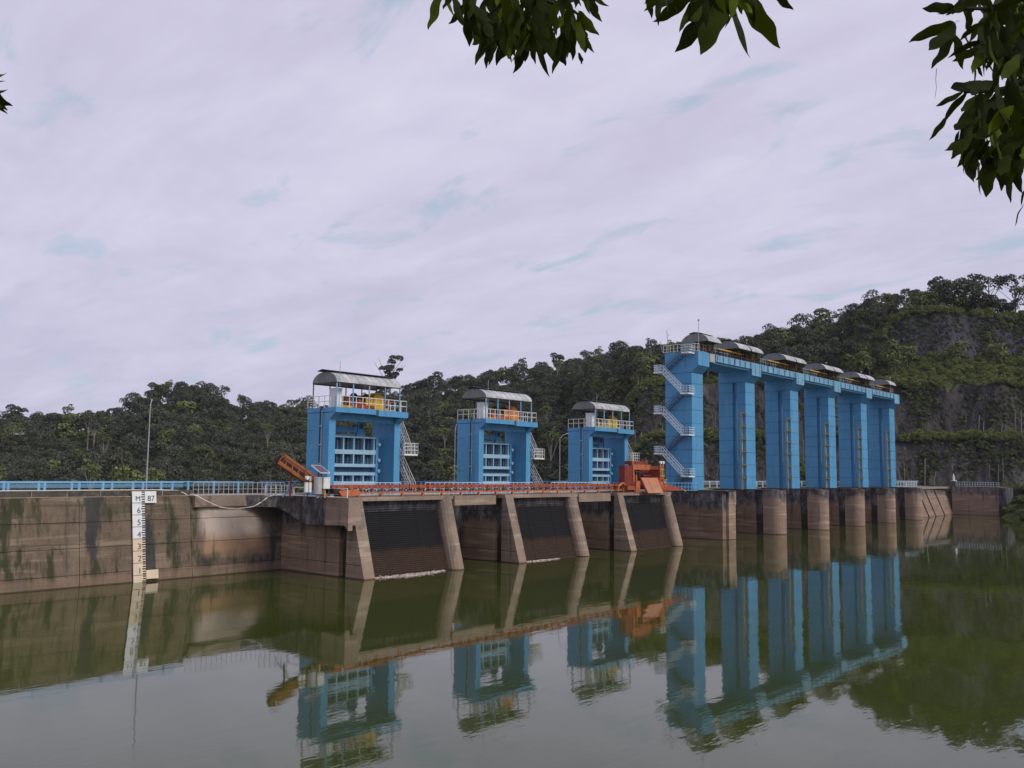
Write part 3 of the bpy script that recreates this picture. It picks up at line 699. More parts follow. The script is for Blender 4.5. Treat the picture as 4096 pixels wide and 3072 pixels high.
    for k in range(npan):
        b = MB(); xa, xb = x1*k/npan+.012, x1*(k+1)/npan-.012
        o_ = arc(0.0); i_ = arc(-.05, sc=.985)
        for j in range(len(o_)-1):
            b.loft([(xa, *o_[j]), (xa, *o_[j+1]), (xa, *i_[j+1]), (xa, *i_[j])], [(xb, *o_[j]), (xb, *o_[j+1]), (xb, *i_[j+1]), (xb, *i_[j])])
        b.build('roof_panel', 'roof', t)
        if k:
            rb = MB(); a_ = arc(.02)
            for p, q in zip(a_, a_[1:]): rb.bar((x1*k/npan, *p), (x1*k/npan, *q), .035)
            rb.build('roof_rib', 'galv', t)
    for xe in (0.0, x1-.05):
        b = MB(); b.prism(ar + [], 'x', xe-.02, xe+.03); b.build('roof_end', 'roofend', t)
    b = MB(); cy = (y0+y1)/2
    b.prism([(cy-.75, az+.10), (cy, az+.24), (cy+.75, az+.10), (cy+.75, az+.04), (cy, az+.18), (cy-.75, az+.04)], 'x', -.35, x1-.2); b.build('ridge_sheet', 'black', t)
    b = MB(); b.bar((0, y0+.05, ez-.06), (x1, y0+.05, ez-.06), .08, .1); b.build('eave_beam', 'darkm', t)
    b = MB(); b.bar((0, y1-.05, ez-.06), (x1, y1-.05, ez-.06), .08, .1); b.build('eave_beam', 'darkm', t)
    for xx in (0.05, 2.05, 4.05, 6.1, 8.05):
        b = MB(); b.box(xx-.05, xx+.05, y0+.02, y0+.12, zs, ez-.02); b.build('canopy_post', 'railblue' if xx != 4.05 else 'galv', t)
        b = MB(); b.box(xx-.04, xx+.04, y1-.12, y1-.04, zs, ez-.02); b.build('canopy_post', 'darkm', t)
    b = MB(); b.tube((0.35, -.96, z(15.5)), (0.35, -.96, z(19.9)), .025); b.build('lightning_rod', 'pole', t)
    # stair up the right side: flights between landings
    def flight(p, q, rail=1):
        b = MB(); p, q = Vector(p), Vector(q)
        for dx in (0, .75): b.bar(p+Vector((dx, 0, 0)), q+Vector((dx, 0, 0)), .05, .12)
        n = int(abs(p.z-q.z)/.36)
        for k in range(n+1):
            c = p+(q-p)*k/n; b.box(c.x, c.x+.75, c.y-.1, c.y+.1, c.z, c.z+.03)
        b.build('stair_flight', 'railgrey', t)
        b = MB()
        for dx in (0, .75):
            for h in (.5, 1.0): b.bar(p+Vector((dx, 0, h)), q+Vector((dx, 0, h)), .055)
            for k in range(0, 6): c = p+(q-p)*k/5+Vector((dx, 0, 0)); b.bar(c, c+Vector((0, 0, 1)), .045)
        b.build('stair_rail', 'railgrey', t)
    X0 = W_+.05
    flight((X0+1.0, 2.3, z(14.9)), (X0+1.0, .3, z(11.3))); flight((X0+.1, .5, z(11.25)), (X0+.1, 3.2, z(9.4))); flight((X0+1.05, 2.0, z(10.9)), (X0+1.05, -.5, z(7.25)))
    b = MB(); b.box(X0, X0+1.9, -.6, .6, z(11.12), z(11.28)); b.build('landing', 'white', t)
    b = MB()
    A = [(X0, -.6), (X0+1.9, -.6), (X0+1.9, .6)]
    for a, c in zip(A, A[1:]):
        for h in (.4, .75, 1.1): b.bar((*a, z(11.28)+h), (*c, z(11.28)+h), .045)
        for k in range(5): q = (a[0]+(c[0]-a[0])*k/4, a[1]+(c[1]-a[1])*k/4); b.bar((*q, z(11.28)), (*q, z(12.38)), .045)
    b.build('landing_rail', 'white', t)
    b = MB(); A = [(8.2, 3.3), (9.6, 3.3), (9.6, 1.6), (9.1, 1.6)]
    for a, c in zip(A, A[1:]):
        for h in (.5, 1.0): b.bar((*a, z(15.3)+h), (*c, z(15.3)+h), .045)
        for q in (a, c): b.bar((*q, z(15.1)), (*q, z(16.3)), .045)
    b.build('stair_head_rail', 'white', t)
    return t
tlab = ['blue concrete gate tower with barrel roof, nearest of the three, yellow hoist on top', 'blue concrete gate tower with barrel roof, middle of the three, orange hoist on top', 'blue concrete gate tower with barrel roof, farthest of the three, beside the red machine']
TX = [53.5, 74.5, 95.6]
tw0 = make_tower(); tw0['label'] = tlab[0]; tw0['group'] = 'gate towers above the power intakes'
for k in (1, 2): copy_tree(tw0, loc=(TX[k], 69, DECK), label=tlab[k])
# hoists and cabinets standing on the slabs
def make_hoist(k, m1, m2, lab):
    t = thing('gate_hoist', lab, 'hoist', (TX[k]+1.75, 69.3, 15.5), 'hoists on the gate towers')
    def P(nm, m, f): b = MB(); f(b); b.build(nm, m, t)
    P('base_frame', m1, lambda b: (b.box(0, 5.9, 0, .3, 0, .35), b.box(0, 5.9, 1.4, 1.7, 0, .35), b.box(0, .3, .3, 1.4, 0, .3), b.box(5.6, 5.9, .3, 1.4, 0, .3)))
    P('drive_motor', 'brownm', lambda b: (b.tube((.5, .7, .95), (1.7, .7, .95), .42, 12), b.box(.5, 1.7, .3, 1.1, .3, .7)))
    P('rope_drum', 'darkm', lambda b: (b.tube((2.0, .8, 1.0), (3.6, .8, 1.0), .5, 16), b.tube((1.98, .8, 1.0), (2.05, .8, 1.0), .72, 16), b.tube((3.55, .8, 1.0), (3.62, .8, 1.0), .72, 16)))
    P('gear_case', m1, lambda b: (b.prism([(4.0, .35), (4.0, 1.2), (4.3, 1.65), (5.2, 1.65), (5.5, 1.3), (5.5, .35)], 'y', .15, 1.35), b.box(4.4, 5.1, .3, 1.1, 1.65, 1.85)))
    P('brake_box', m1, lambda b: b.box(3.0, 3.9, .1, .7, .35, 1.35))
    P('side_gear', m2, lambda b: b.tube((2.2, .15, .7), (2.2, .25, .7), .38, 14)); P('side_gear', m2, lambda b: b.tube((1.1, .1, .6), (1.1, .2, .6), .25, 12))
    P('drip_tray', m2, lambda b: b.box(1.4, 4.0, -.05, .1, .1, .5))
    c = thing('control_cabinet', ['white control cabinet under the roof of the nearest gate tower', 'white control cabinet under the roof of the middle gate tower', 'white control cabinet under the roof of the farthest gate tower'][k], 'cabinet', (TX[k]+0.8, 69.15, 15.5), 'cabinets on the gate towers')
    MB().box(0, .75, 0, 1.0, .1, 1.85).build('cabinet_body', 'white', c); MB().box(-.05, .8, -.05, 1.05, 1.85, 1.93).build('cabinet_top', 'white', c)
    MB().box(.05, .7, -.02, -.003, .2, 1.75).build('cabinet_door', 'white', c); MB().box(.0, .75, 0, 1, 0, .099).build('plinth', 'darkm', c)
    m_ = thing('small_motor', ['small rusty motor at the right end of the nearest tower slab', 'small rusty motor at the right end of the middle tower slab', 'small rusty motor at the right end of the farthest tower slab'][k], 'motor', (TX[k]+7.2, 69.6, 15.5))
    MB().box(0, .9, 0, .6, 0, .7).build('motor_base', 'darkm', m_); MB().tube((.05, .3, 1.0), (.95, .3, 1.0), .3, 12).build('motor_body', 'rust', m_)
make_hoist(0, 'yellow', 'rust', 'yellow and brown rope hoist on the nearest gate tower'); make_hoist(1, 'orange', 'rust2', 'orange rope hoist on the middle gate tower'); make_hoist(2, 'olive', 'olive', 'dull yellow rope hoist on the farthest gate tower')
# low light railing in front of the towers
for k in range(3):
    baluster_rail('railing', ['pale blue low railing in front of the nearest gate tower', 'pale blue low railing in front of the middle gate tower', 'pale blue low railing in front of the farthest gate tower'][k],
                  [(TX[k]-(9 if k else -1.0), 68.2, DECK), (TX[k]+8.6, 68.2, DECK)], h=1.25, step=0.7, mtl='stairm', r=0.03)

# ================================================================== SPILLWAY
SP = 17.9; PXs = [121+SP*k for k in range(6)]
RZ = 28.2
spl = ['first spillway pier with its long plain side, next to the intakes', 'second spillway pier with white water marks on its round nose', 'third spillway pier from the left', 'fourth spillway pier from the left', 'fifth spillway pier, second last', 'last spillway pier beside the wing wall']
spl = ['rounded concrete spillway pier, '+s for s in ['nearest, with the long plain side next to the intakes', 'second in the row, faint white marks round its nose', 'third in the row from the stair tower', 'fourth in the row from the stair tower', 'fifth in the row, second last', 'sixth and last, beside the wing wall']]
def make_pier(i):
    X = PXs[i]; t = thing('spillway_pier', spl[i], 'pier', (X, 62.3, 0), 'spillway piers in the row')
    n = 12; w = 3.4
    def ring(z, grow=0): return [(w/2 - (w/2+grow)*math.cos(math.pi*k/n), w/2 - (w/2+grow)*math.sin(math.pi*k/n), z) for k in range(n+1)] + [(w+grow, 3.1, z), (-grow, 3.1, z)]
    zs_ = [-2, 0.97, 1.0, 3.03, 3.06, 5.08, 5.11, 7.05]
    if i == 0:
        for a, c in zip(zs_[::2], zs_[1::2]): b = MB(); b.box(1.2, 3.4, 0.6, 3.1, a, c); b.build('nose_lift', 'nose', t)
        b = MB(); b.box(0.0, 1.15, 1.0, 3.1, -2, 7.05); b.build('nose_wall', 'spill', t)
        b = MB(); b.box(-.0, 3.4, 3.1, 13, -2, 7.05); b.build('pier_wall', 'spill', t)
        b = MB()
        for z in (1.2, 3.3, 5.4): b.box(-.01, 0, 1.1, 12.9, z, z+.05)
        b.build('pour_joint', 'darkm', t)
        b = MB(); b.box(2.9, 3.45, .55, 1.5, 5.0, 7.06); b.build('rail_block', 'beam', t)
    else:
        for a, c in zip(zs_[::2], zs_[1::2]): b = MB(); b.loft(ring(a), ring(c)); b.build('nose_lift', 'nose', t, smooth=False)
        b = MB(); b.box(.4, w-.4, 3.1, 4.4, -2, 7.05); b.build('stoplog_slot', 'cavity', t)
        b = MB(); b.box(0, w, 4.4, 7.8, -2, 7.05); b.build('pier_wall', 'spill', t)
        b = MB(); b.box(.35, w-.35, 7.8, 8.6, -2, 7.05); b.build('gate_slot', 'cavity', t)
        b = MB(); b.box(0, w, 8.6, 13, -2, 7.05); b.build('pier_wall', 'spill', t)
        b = MB(); b.box(.25, .6, 3.0, 3.12, .2, 7); b.build('guide_angle', 'galv', t)
    b = MB(); b.box(-.05, w+.05, .5 if i == 0 else 1.6, 13, 7.06, 7.2); b.build('coping', 'kerb', t)
    return t
for i in range(6): make_pier(i)
for i in range(5):
    t = thing('spillway_gate', ['closed spillway gate in the first bay between tall towers', 'closed spillway gate in the second bay between tall towers', 'closed spillway gate in the third bay between tall towers', 'closed spillway gate in the fourth bay between tall towers', 'closed spillway gate in the last bay between tall towers'][i], 'gate', (PXs[i]+3.4, 71, 0), 'gates in the spillway bays')
    w = SP-3.4
    MB().box(0, w, -.4, 0.1, -2, 5.2).build('gate_leaf', 'spill', t)
    for k in range(5): MB().box(0.02, w-.02, -.55, -.4, .1+k*1.05, .22+k*1.05).build('gate_rib', 'kerb', t)
    MB().box(0, w, -.2, .6, 6.3, 6.9).build('service_walkway', 'kerb', t)
    MB().box(0, w, 3.2, 12, 6.2, 7.08).build('road_span', 'deck', t)

# tall towers
tlb = ['tall blue tower with zigzag stairs on its side, nearest in the spillway row'] + ['tall blue tower on the spillway, '+s for s in ['second in the row, right of the stair tower', 'third in the row', 'fourth in the row', 'fifth in the row', 'last in the row by the quarry face']]
def lifts(t, x0, x1, y0, y1, z0, z1, m='blue', name='shaft_lift', step=2.02, gap=0.07):
    z = z0
    while z < z1-.2:
        zt = min(z+step, z1)
        MB().box(x0, x1, y0, y1, z, zt-gap).build(name, m, t); z += step
def make_tall(i):
    X = PXs[i]; t = thing('spillway_tower', tlb[i], 'gate tower', (X, 68.2, 7.1), 'tall towers on the spillway piers'); w = 3.45; z = lambda a: a-7.1
    if i == 0:
        lifts(t, 0, w, 0, 4.6, 0.1, z(25.0)); MB().box(.03, w-.03, .03, 4.57, 0, z(25)).build('shaft_core', 'gateskin', t)
    else:
        lifts(t, 0, w, 0, 1.55, .1, z(25.0)); MB().box(.03, w-.03, .03, 1.5, 0, z(25)).build('shaft_core', 'gateskin', t)
        MB().box(.45, w-.45, 1.55, 2.35, 0, z(25.0)).build('gate_groove', 'blue', t)
        MB().box(.28, .45, 1.62, 1.8, z(12), z(22.3)).build('groove_guide', 'gateblue', t)
        lifts(t, 0, w, 2.35, 4.9, .1, z(25.0)); MB().box(.03, w-.03, 2.38, 4.87, 0, z(25.0)).build('shaft_core', 'gateskin', t)
    # head with corbel
    MB().prism([(0, z(25.02)), (-1.15, z(26.02)), (4.95, z(26.02)), (4.95, z(25.02))], 'x', -.01, w+.01).build('corbel', 'blue', t)
    if i == 0: MB().box(-.04, w-.1, -1.2, 4.65, z(26.03), z(RZ)).build('cap', 'blue', t)
    else:
        MB().box(0.0, w-.1, -1.2, 4.9, z(26.03), z(27.1)).build('cap', 'blue', t)
        MB().box(0.02, w-.12, -1.28, -1.2, z(26.05), z(27.6)).build('cap_face', 'bluefascia', t)
        MB().box(-.02, w-.08, -1.25, 4.9, z(27.12), z(RZ)).build('cap', 'bluefascia', t)
    if i:
        # yellow gauge pipe on the side face
        MB().tube((-.35, .55, 0.0), (-.35, .55, z(19.9)), .09, 8).build('gate_post', 'postyel', t)
        MB().tube((-.35, .8, 0.0), (-.35, .8, z(19.8)), .05, 6).build('gate_post_stay', 'galv', t)
        for k in range(6): MB().bar((-.35, .6, z(19.8)-2.15*k), (-.35, -.45, z(19.8)-2.15*k), .22, .16).build('bracket', 'olive', t)
    if i == 5:
        for zz in (22.5, 16.6, 9.8):
            b = MB(); b.box(w, w+1.2, .8, 2.6, z(zz), z(zz)+.12)
            for h in (.5, .8, 1.1): b.bar((w, .8, z(zz)+h), (w+1.2, .8, z(zz)+h), .06)
            for x in (w+.3, w+.7, w+1.2): b.bar((x, .8, z(zz)), (x, .8, z(zz)+1.1), .05)
            b.build('side_landing', 'stairm', t)
    return t
for i in range(6): make_tall(i)
# zigzag stair on the first tower
st = thing('zigzag_stair', 'pale steel zigzag stair climbing the near side of the first tall blue tower', 'stair', (PXs[0]-1.0, 68.2, 7.1))
def zf(a, c, xo):
    p, q = Vector((xo, a[0], a[1])), Vector((xo, c[0], c[1])); b = MB()
    for dx in (0, .75): b.bar(p+Vector((dx, 0, 0)), q+Vector((dx, 0, 0)), .05, .14)
    n = int(abs(p.z-q.z)/.4)
    for k in range(n+1): m = p+(q-p)*k/n; b.box(m.x, m.x+.75, m.y-.13, m.y+.13, m.z, m.z+.04)
    b.build('stair_flight', 'stairm' if xo < 0 else 'stairdk', st); b = MB()
    for dx in (0, .75):
        for h in (.55, 1.05): b.bar(p+Vector((dx, 0, h)), q+Vector((dx, 0, h)), .075 if xo < 0 else .05)
        for k in range(0, 8): m = p+(q-p)*k/7+Vector((dx, 0, 0)); b.bar(m, m+Vector((0, 0, 1.05)), .04)
    b.build('stair_rail', 'stairm' if xo < 0 else 'stairdk', st)
def zl(y0, y1, z):
    b = MB(); b.box(-.9, .9, y0, y1, z-.2, z); b.build('landing', 'white', st); b = MB()
    A = [(-.9, y0), (-.9, y1)]
    E_ = (-.9, y0, .9, y0) if y0 < 1 else (-.9, y1, .9, y1)
    for (xa, ya, xb, yb) in ((-.9, y0, -.9, y1), E_):
        for h in (.35, .7, 1.05): b.bar((xa, ya, z+h), (xb, yb, z+h), .07)
        for k in range(6): q = (xa+(xb-xa)*k/5, ya+(yb-ya)*k/5); b.bar((*q, z), (*q, z+1.05), .045)
    b.build('landing_rail', 'stairm', st)
fz = [21.75-7.1, 15.5-7.1, 9.3-7.1]; bz = [25.2-7.1, 18.9-7.1, 12.7-7.1]
zf((0.6, 27.9-7.1), (4.3, bz[0]), 0.0)
zl(-.6, .7, 27.95-7.1)
for k in range(3):
    zl(4.2, 5.6, bz[k]); zf((4.3, bz[k]), (.8, fz[k]), -.85); zl(-.5, .9, fz[k])
    nx = bz[k+1] if k < 2 else .1
    zf((.9, fz[k]), (4.3 if k < 2 else 2.6, nx), 0.0)
baluster_rail('railing', 'pale blue railing round the foot of the zigzag stair', [(113.5, 68.4, DECK), (119.4, 66.4, DECK), (119.6, 69.8, DECK)], h=1.15, step=0.6, mtl='railblue', r=.03)

# deck girders between towers
for i in range(5):
    xa, xb = PXs[i]+3.4, PXs[i+1]-.05
    t = thing('deck_girder', 'stained blue deck girder spanning between the '+['first and second', 'second and third', 'third and fourth', 'fourth and fifth', 'fifth and sixth'][i]+' tall towers', 'girder', (xa, 67, RZ-1.1), 'girders of the high deck')
    s0 = 2.2 if i == 0 else 0.02
    MB().box(s0, xb-xa, 0.0, .3, 0, 1.1).build('fascia', 'bluefascia', t)
    MB().box(0.02, xb-xa, .3, 5.9, -.3, 1.08).build('deck_box', 'blue', t)
    n = 7
    for k in range(n): x = s0+.4+(xb-xa-s0-.8)*k/(n-1); MB().box(x-.12, x+.12, -.05, 0, .05, 1.0).build('drain_mark', 'gateskin', t)
    if i == 0: MB().box(.3, 2.0, .1, .3, -.2, 1.15).build('switch_box', 'galv', t)
    # deck railing
    r_ = MB(); Ln = xb-xa
    for h in (.55, 1.05): r_.bar((0, .15, 1.1+h), (Ln, .15, 1.1+h), .05)
    r_.build('railing_bars', 'galv', t)
    fp = MB().box(-.025, .025, -.025, .025, 0, 1.05).build('railing_post', 'galv', t, loc=(.3, .15, 1.1))
    for k in range(1, 15): mcopy(fp, (.3+k*(Ln-.6)/14, .15, 1.1))
    y = thing('crane_rail_pipe', 'long yellow pipe on the high deck over '+['the first', 'the second', 'the third', 'the fourth', 'the last'][i]+' spillway bay', 'pipe', (xa+2.6, 66.92, RZ), 'yellow pipes on the high deck')
    MB().tube((0, 0, .95), (8.2, 0, .95), .11, 8).build('pipe', 'yellow', y)
    for x in (.3, 4.0, 7.8): MB().box(x-.05, x+.05, -.05, .05, 0, .9).build('pipe_stand', 'darkm', y)
# hoist houses
def make_house(X, lab, L_=4.2, hz=29.7, zt=31.05):
    t = thing('hoist_shelter', lab, 'shelter', (X, 65.6, RZ), 'barrel roofed hoist shelters on the high deck')
    z = lambda a: a-RZ; y0, y1 = 0, 4.7; cy = 2.35; n = 10
    def arc(sc=1, dz=0): return [(cy-2.35*sc*math.cos(math.pi*k/n), z(hz)+dz+(zt-hz)*sc*math.sin(math.pi*k/n)**1.2) for k in range(n+1)]
    for k in range(4):
        a, c = L_*k/4+.01, L_*(k+1)/4-.01; b = MB(); o_, i_ = arc(), arc(.98, -.03)
        for j in range(n): b.loft([(a, *o_[j]), (a, *o_[j+1]), (a, *i_[j+1]), (a, *i_[j])], [(c, *o_[j]), (c, *o_[j+1]), (c, *i_[j+1]), (c, *i_[j])])
        b.build('roof_panel', 'roof', t)
    MB().prism(arc(), 'x', -.03, .02).build('roof_end', 'roofend', t); MB().prism(arc(), 'x', L_-.02, L_+.03).build('roof_end', 'roofend', t)
    MB().prism([(cy-.9, z(zt)+.02), (cy, z(zt)+.16), (cy+.9, z(zt)+.02), (cy+.9, z(zt)-.04), (cy, z(zt)+.1), (cy-.9, z(zt)-.04)], 'x', -.2, L_+.1).build('ridge_sheet', 'black', t)
    for x in (.1, L_-.1):
        for y in (1.45, y1-.12): MB().box(x-.06, x+.06, y-.06, y+.06, 0, z(hz)).build('post', 'darkm', t)
    for y in (.05, y1-.1): MB().bar((0, y, z(hz)-.05), (L_, y, z(hz)-.05), .08, .12).build('eave_beam', 'darkm', t)
    MB().box(.4, L_-.4, 1.5, 3.6, 0, .35).build('hoist_base', 'darkm', t)
    MB().tube((.7, 2.4, .85), (L_-1.4, 2.4, .85), .5, 12).build('hoist_drum', 'brownm', t)
    MB().box(L_-1.3, L_-.5, 1.6, 3.2, .3, 1.5).build('hoist_gearbox', 'yellow', t)
    MB().box(.2, L_-.2, 1.5, 1.62, .05, .5).build('machine_guard', 'rustbrown', t)
    for x in [.5+.45*q for q in range(8)]: MB().box(x-.03, x+.03, 1.42, 1.48, 0, 1.4).build('guard_bar', 'darkm', t)
    return t
order = ['first', 'second', 'third', 'fourth', 'fifth', 'sixth', 'seventh', 'eighth', 'ninth']
h0 = make_house(121.6, 'grey barrel roofed shelter on the first tall tower above the zigzag stair')
hk = 0
for i in range(1, 5):
    for j in (0, 1):
        nm = ['second', 'third', 'fourth', 'fifth'][i-1]
        copy_tree(h0, loc=(PXs[i]-7.3+j*4.7, 65.6, RZ), label='grey barrel roofed shelter, %s of the pair at the %s tall tower' % (['left', 'right'][j], nm))
copy_tree(h0, loc=(PXs[5]-7.0, 65.6, RZ), label='grey barrel roofed shelter at the far end of the high deck by the last tower')
# lamps on the high deck
for x, h, lab in ((121.4, 4.6, 'thin lamp post rising in front of the first roof on the high deck'), (137.5, 3.4, 'thin lamp post on the high deck between the first two roof pairs'), (171.5, 3.0, 'thin lamp post on the high deck near the fourth tower'), (190.5, 3.0, 'thin lamp post on the high deck near the fifth tower'), (208.5, 3.4, 'thin lamp post at the far end of the high deck')):
    t = thing('deck_lamp', lab, 'lamp', (x, 66.95+.2, RZ), 'lamp posts on the high deck')
    MB().tube((0, 0, 0), (0, 0, h), .05, 6).build('pole', 'galv', t); MB().tube((0, 0, h), (0, 0, h+.22), .05, 8, .2).build('lamp_head', 'pole', t); MB().tube((0, 0, h+.22), (0, 0, h+.34), .2, 8, .05).build('lamp_cap', 'galv', t)
t = thing('antenna_mast', 'leaning antenna masts on the back corner of the first tall tower', 'antenna', (121.3, 72.4, RZ))
MB().tube((0, 0, 0), (-.1, .2, 3.6), .05).build('mast', 'pole', t); MB().bar((-.1, .2, 3.2), (.35, 0, 2.9), .05).build('antenna_arm', 'pole', t); MB().bar((-1.2, .4, 0.2), (-1.5, .6, 1.9), .06).build('stay', 'pole', t); MB().bar((-.0, .1, 0.1), (-1.2, .4, .2), .06).build('outrigger', 'pole', t)
baluster_rail('railing', 'white railing round the top of the first tall tower beside the stair head', [(124, 67.1, RZ), (121, 67.1, RZ), (120.1, 67.6, RZ), (120.1, 72.6, RZ)], h=1.1, step=.6, mtl='white')
t = thing('yellow_winch', 'small yellow winch on the corner of the first tall tower', 'winch', (123.3, 67.6, RZ))
MB().box(0, 1.6, 0, .8, 0, .3).build('winch_base', 'olive', t); MB().tube((.2, .4, .7), (1.3, .4, .7), .35, 12).build('winch_drum', 'yellow', t)

# wing wall right of the spillway
wing = thing('wing_wall', 'battered concrete wing wall with slanting buttress lines right of the last pier', 'wall', (214, 65, 0))
A_ = Vector((214.1, 65.0, 0)); B_ = Vector((253.4, 66.5, 0)); Dn = (B_-A_).normalized(); nn = Vector((-Dn.y, Dn.x, 0))
def wq(u, z): p = A_+Dn*u+nn*(0.30*z); return (p.x-214, p.y-65, z)
Lw = (B_-A_).length
us = [0, Lw*.36, Lw*.52, Lw*.74, Lw]
for u0, u1 in zip(us, us[1:]):
    for z0, z1 in ((-2, 1.6), (1.64, 4.4), (4.44, 7.1)):
        MB().loft([wq(u0+.04, z0), wq(u1-.04, z0), tuple(Vector(wq(u1-.04, z0))+nn*3), tuple(Vector(wq(u0+.04, z0))+nn*3)], [wq(u0+.04, z1), wq(u1-.04, z1), tuple(Vector(wq(u1-.04, z1))+nn*3), tuple(Vector(wq(u0+.04, z1))+nn*3)]).build('wall_panel', 'wing', wing)
for u in us[1:-1]:
    a, c = wq(u, 0), wq(u-1.5, 7.1)
    MB().bar(tuple(Vector(wq(u+.3, -1))-nn*.1), tuple(Vector(wq(u-2.2, 7.05))-nn*.1), .14, .2).build('buttress_rib', 'darkm', wing)
MB().box(0, 39.5, 2.5, 14, 6.6, 7.09).build('wing_deck', 'deck', wing)
ret = thing('return_wall', 'dark topped concrete return wall at the far right end of the dam', 'wall', (252, 56, 0))
for z0, z1 in ((-2, 1.0), (1.05, 3.6), (3.64, 7.2)): MB().box(0.3 if z0 > 3 else 0, 8, -.6, 10.6, z0, z1).build('wall_lift', 'wing', ret)
MB().box(-1.2, 6, -2.4, -.6, -2, 7.0).build('end_buttress', 'cavity', ret)
baluster_rail('railing', 'pale baluster railing along the far right return wall', [(252.6, 55.6, 7.2), (252.6, 66.0, 7.2)], h=1.15, step=.6, mtl='stairm', r=.035)
baluster_rail('railing', 'white baluster railing on the wing wall right of the last tower', [(214.5, 66.9, 7.15), (226, 67.3, 7.15)], h=1.2, step=.6, mtl='stairm', r=.035)
t = thing('beacon', 'small white navigation beacon on the corner of the wing wall', 'beacon', (252.9, 66.2, 7.2))
MB().box(-.45, .45, -.45, .45, 0, 1.35).build('beacon_base', 'kerb', t); MB().tube((0, 0, 1.35), (0, 0, 1.5), .7, 10).build('beacon_plate', 'white', t); MB().tube((0, 0, 1.5), (0, 0, 2.5), .25, 10).build('lantern', 'white', t); MB().tube((0, 0, 2.5), (0, 0, 3.3), .22, 8, .03).build('lantern_cap', 'white', t)

# air
hb = MB(); hb.box(-450, 800, -300, 760, -60, 140)
hm = bpy.data.materials.new('air'); hm.use_nodes = True; hn = hm.node_tree; hn.nodes.remove(hn.nodes['Principled BSDF'])
pv = hn.nodes.new('ShaderNodeVolumePrincipled'); pv.inputs['Color'].default_value = (0.80, 0.82, 0.98, 1); pv.inputs['Density'].default_value = 0.00006
hn.links.new(pv.outputs[0], hn.nodes['Material Output'].inputs['Volume'])
ho = hb.build('haze', hm); ho['kind'] = 'stuff'; tag(ho, 'thin pale haze in the humid air over the reservoir and hills', 'haze')

# street lamps on the crest road
def lamp(x, y, h, lab, arm=1.6, az_=0.0, r=.07):
    t = thing('street_lamp', lab, 'street lamp', (x, y, 7.1), 'street lamps on the crest road')
    MB().tube((0, 0, 0), (0, 0, h), r, 8, r*.6).build('pole', 'pole', t)
    dx, dy = math.cos(az_)*arm, math.sin(az_)*arm
    MB().path([(0, 0, h), (dx*.5, dy*.5, h+.55), (dx, dy, h+.75)], .04).build('arm', 'pole', t)
    MB().tube((dx, dy, h+.78), (dx*1.35, dy*1.35, h+.8), .1, 8, .06).build('lamp_head', 'galv', t)
    MB().box(-.16, .16, -.16, .16, 0, .35).build('foot', 'galv', t)
lamp(41.3, 79.9, 8.0, 'tall grey street lamp behind the white level gauge', arm=.35, az_=.8)
lamp(81.8, 79.9, 7.6, 'grey street lamp between the nearest and middle gate towers', arm=.2)
lamp(103.5, 79.9, 7.4, 'grey street lamp with a long arm left of the farthest gate tower', arm=2.2, az_=.2)
lamp(222, 78.5, 7.6, 'grey street lamp beside the far end of the high deck', arm=2.4, az_=.2)
lamp(240, 78.5, 6.4, 'grey street lamp before the quarry face at the far right', arm=2.0, az_=.2)

# ================================================================== CONVEYOR AND RAKE
cv = thing('conveyor', 'long red and orange belt conveyor lying along the front edge of the intakes', 'conveyor', (50.6, 64.6, DECK))
CL = 62.5
MB().box(0, CL-14, -.04, .04, .82, 1.1).build('top_beam', 'rust', cv); MB().box(0, CL-14, 1.06, 1.14, .82, 1.1).build('top_beam', 'rust', cv)
MB().box(0, CL-14, .06, 1.04, .92, .98).build('belt', 'darkm', cv)
MB().box(2.6, CL-14, -.07, .03, .34, .46).build('lower_beam', 'rust2', cv); MB().box(2.6, CL-14, 1.07, 1.17, .34, .46).build('lower_beam', 'rust2', cv)
MB().box(0, CL-14, -.03, .03, .28, .3).build('cable_tray', 'white', cv)
po = MB().box(-.05, .05, -.05, .05, .46, .82).build('strut', 'rust2', cv, loc=(1.0, 0, 0))
ro_ = MB().tube((0, 0.05, .62), (0, 1.05, .62), .09, 8).build('roller', 'galv', cv, loc=(1.5, 0, 0))
ft = MB().box(-.09, .09, -.12, .1, 0, .36).build('foot', 'rust2', cv, loc=(3.0, 0, 0))
rb_ = MB().box(-.06, .06, -.14, -.05, .84, 1.08).build('stiffener', 'rustbrown', cv, loc=(.6, 0, 0))
for k in range(1, 38): mcopy(po, (1.0+1.25*k, 0, 0)); mcopy(ro_, (1.5+1.25*k, 0, 0)); mcopy(rb_, (.6+1.25*k, 0, 0))
for k in range(1, 17): mcopy(ft, (3.0+2.7*k, 0, 0))
MB().prism([(0.6, .55), (2.6, .75), (3.2, .45), (3.0, .15), (1.0, .1)], 'y', -.25, .9).build('tail_housing', 'rust2', cv)
MB().tube((.4, -.1, .6), (.4, 1.1, .6), .3, 12).build('tail_drum', 'darkm', cv)
MB().box(46, 48.6, -.2, 1.2, .1, 1.0).build('drive_housing', 'rustbrown', cv)
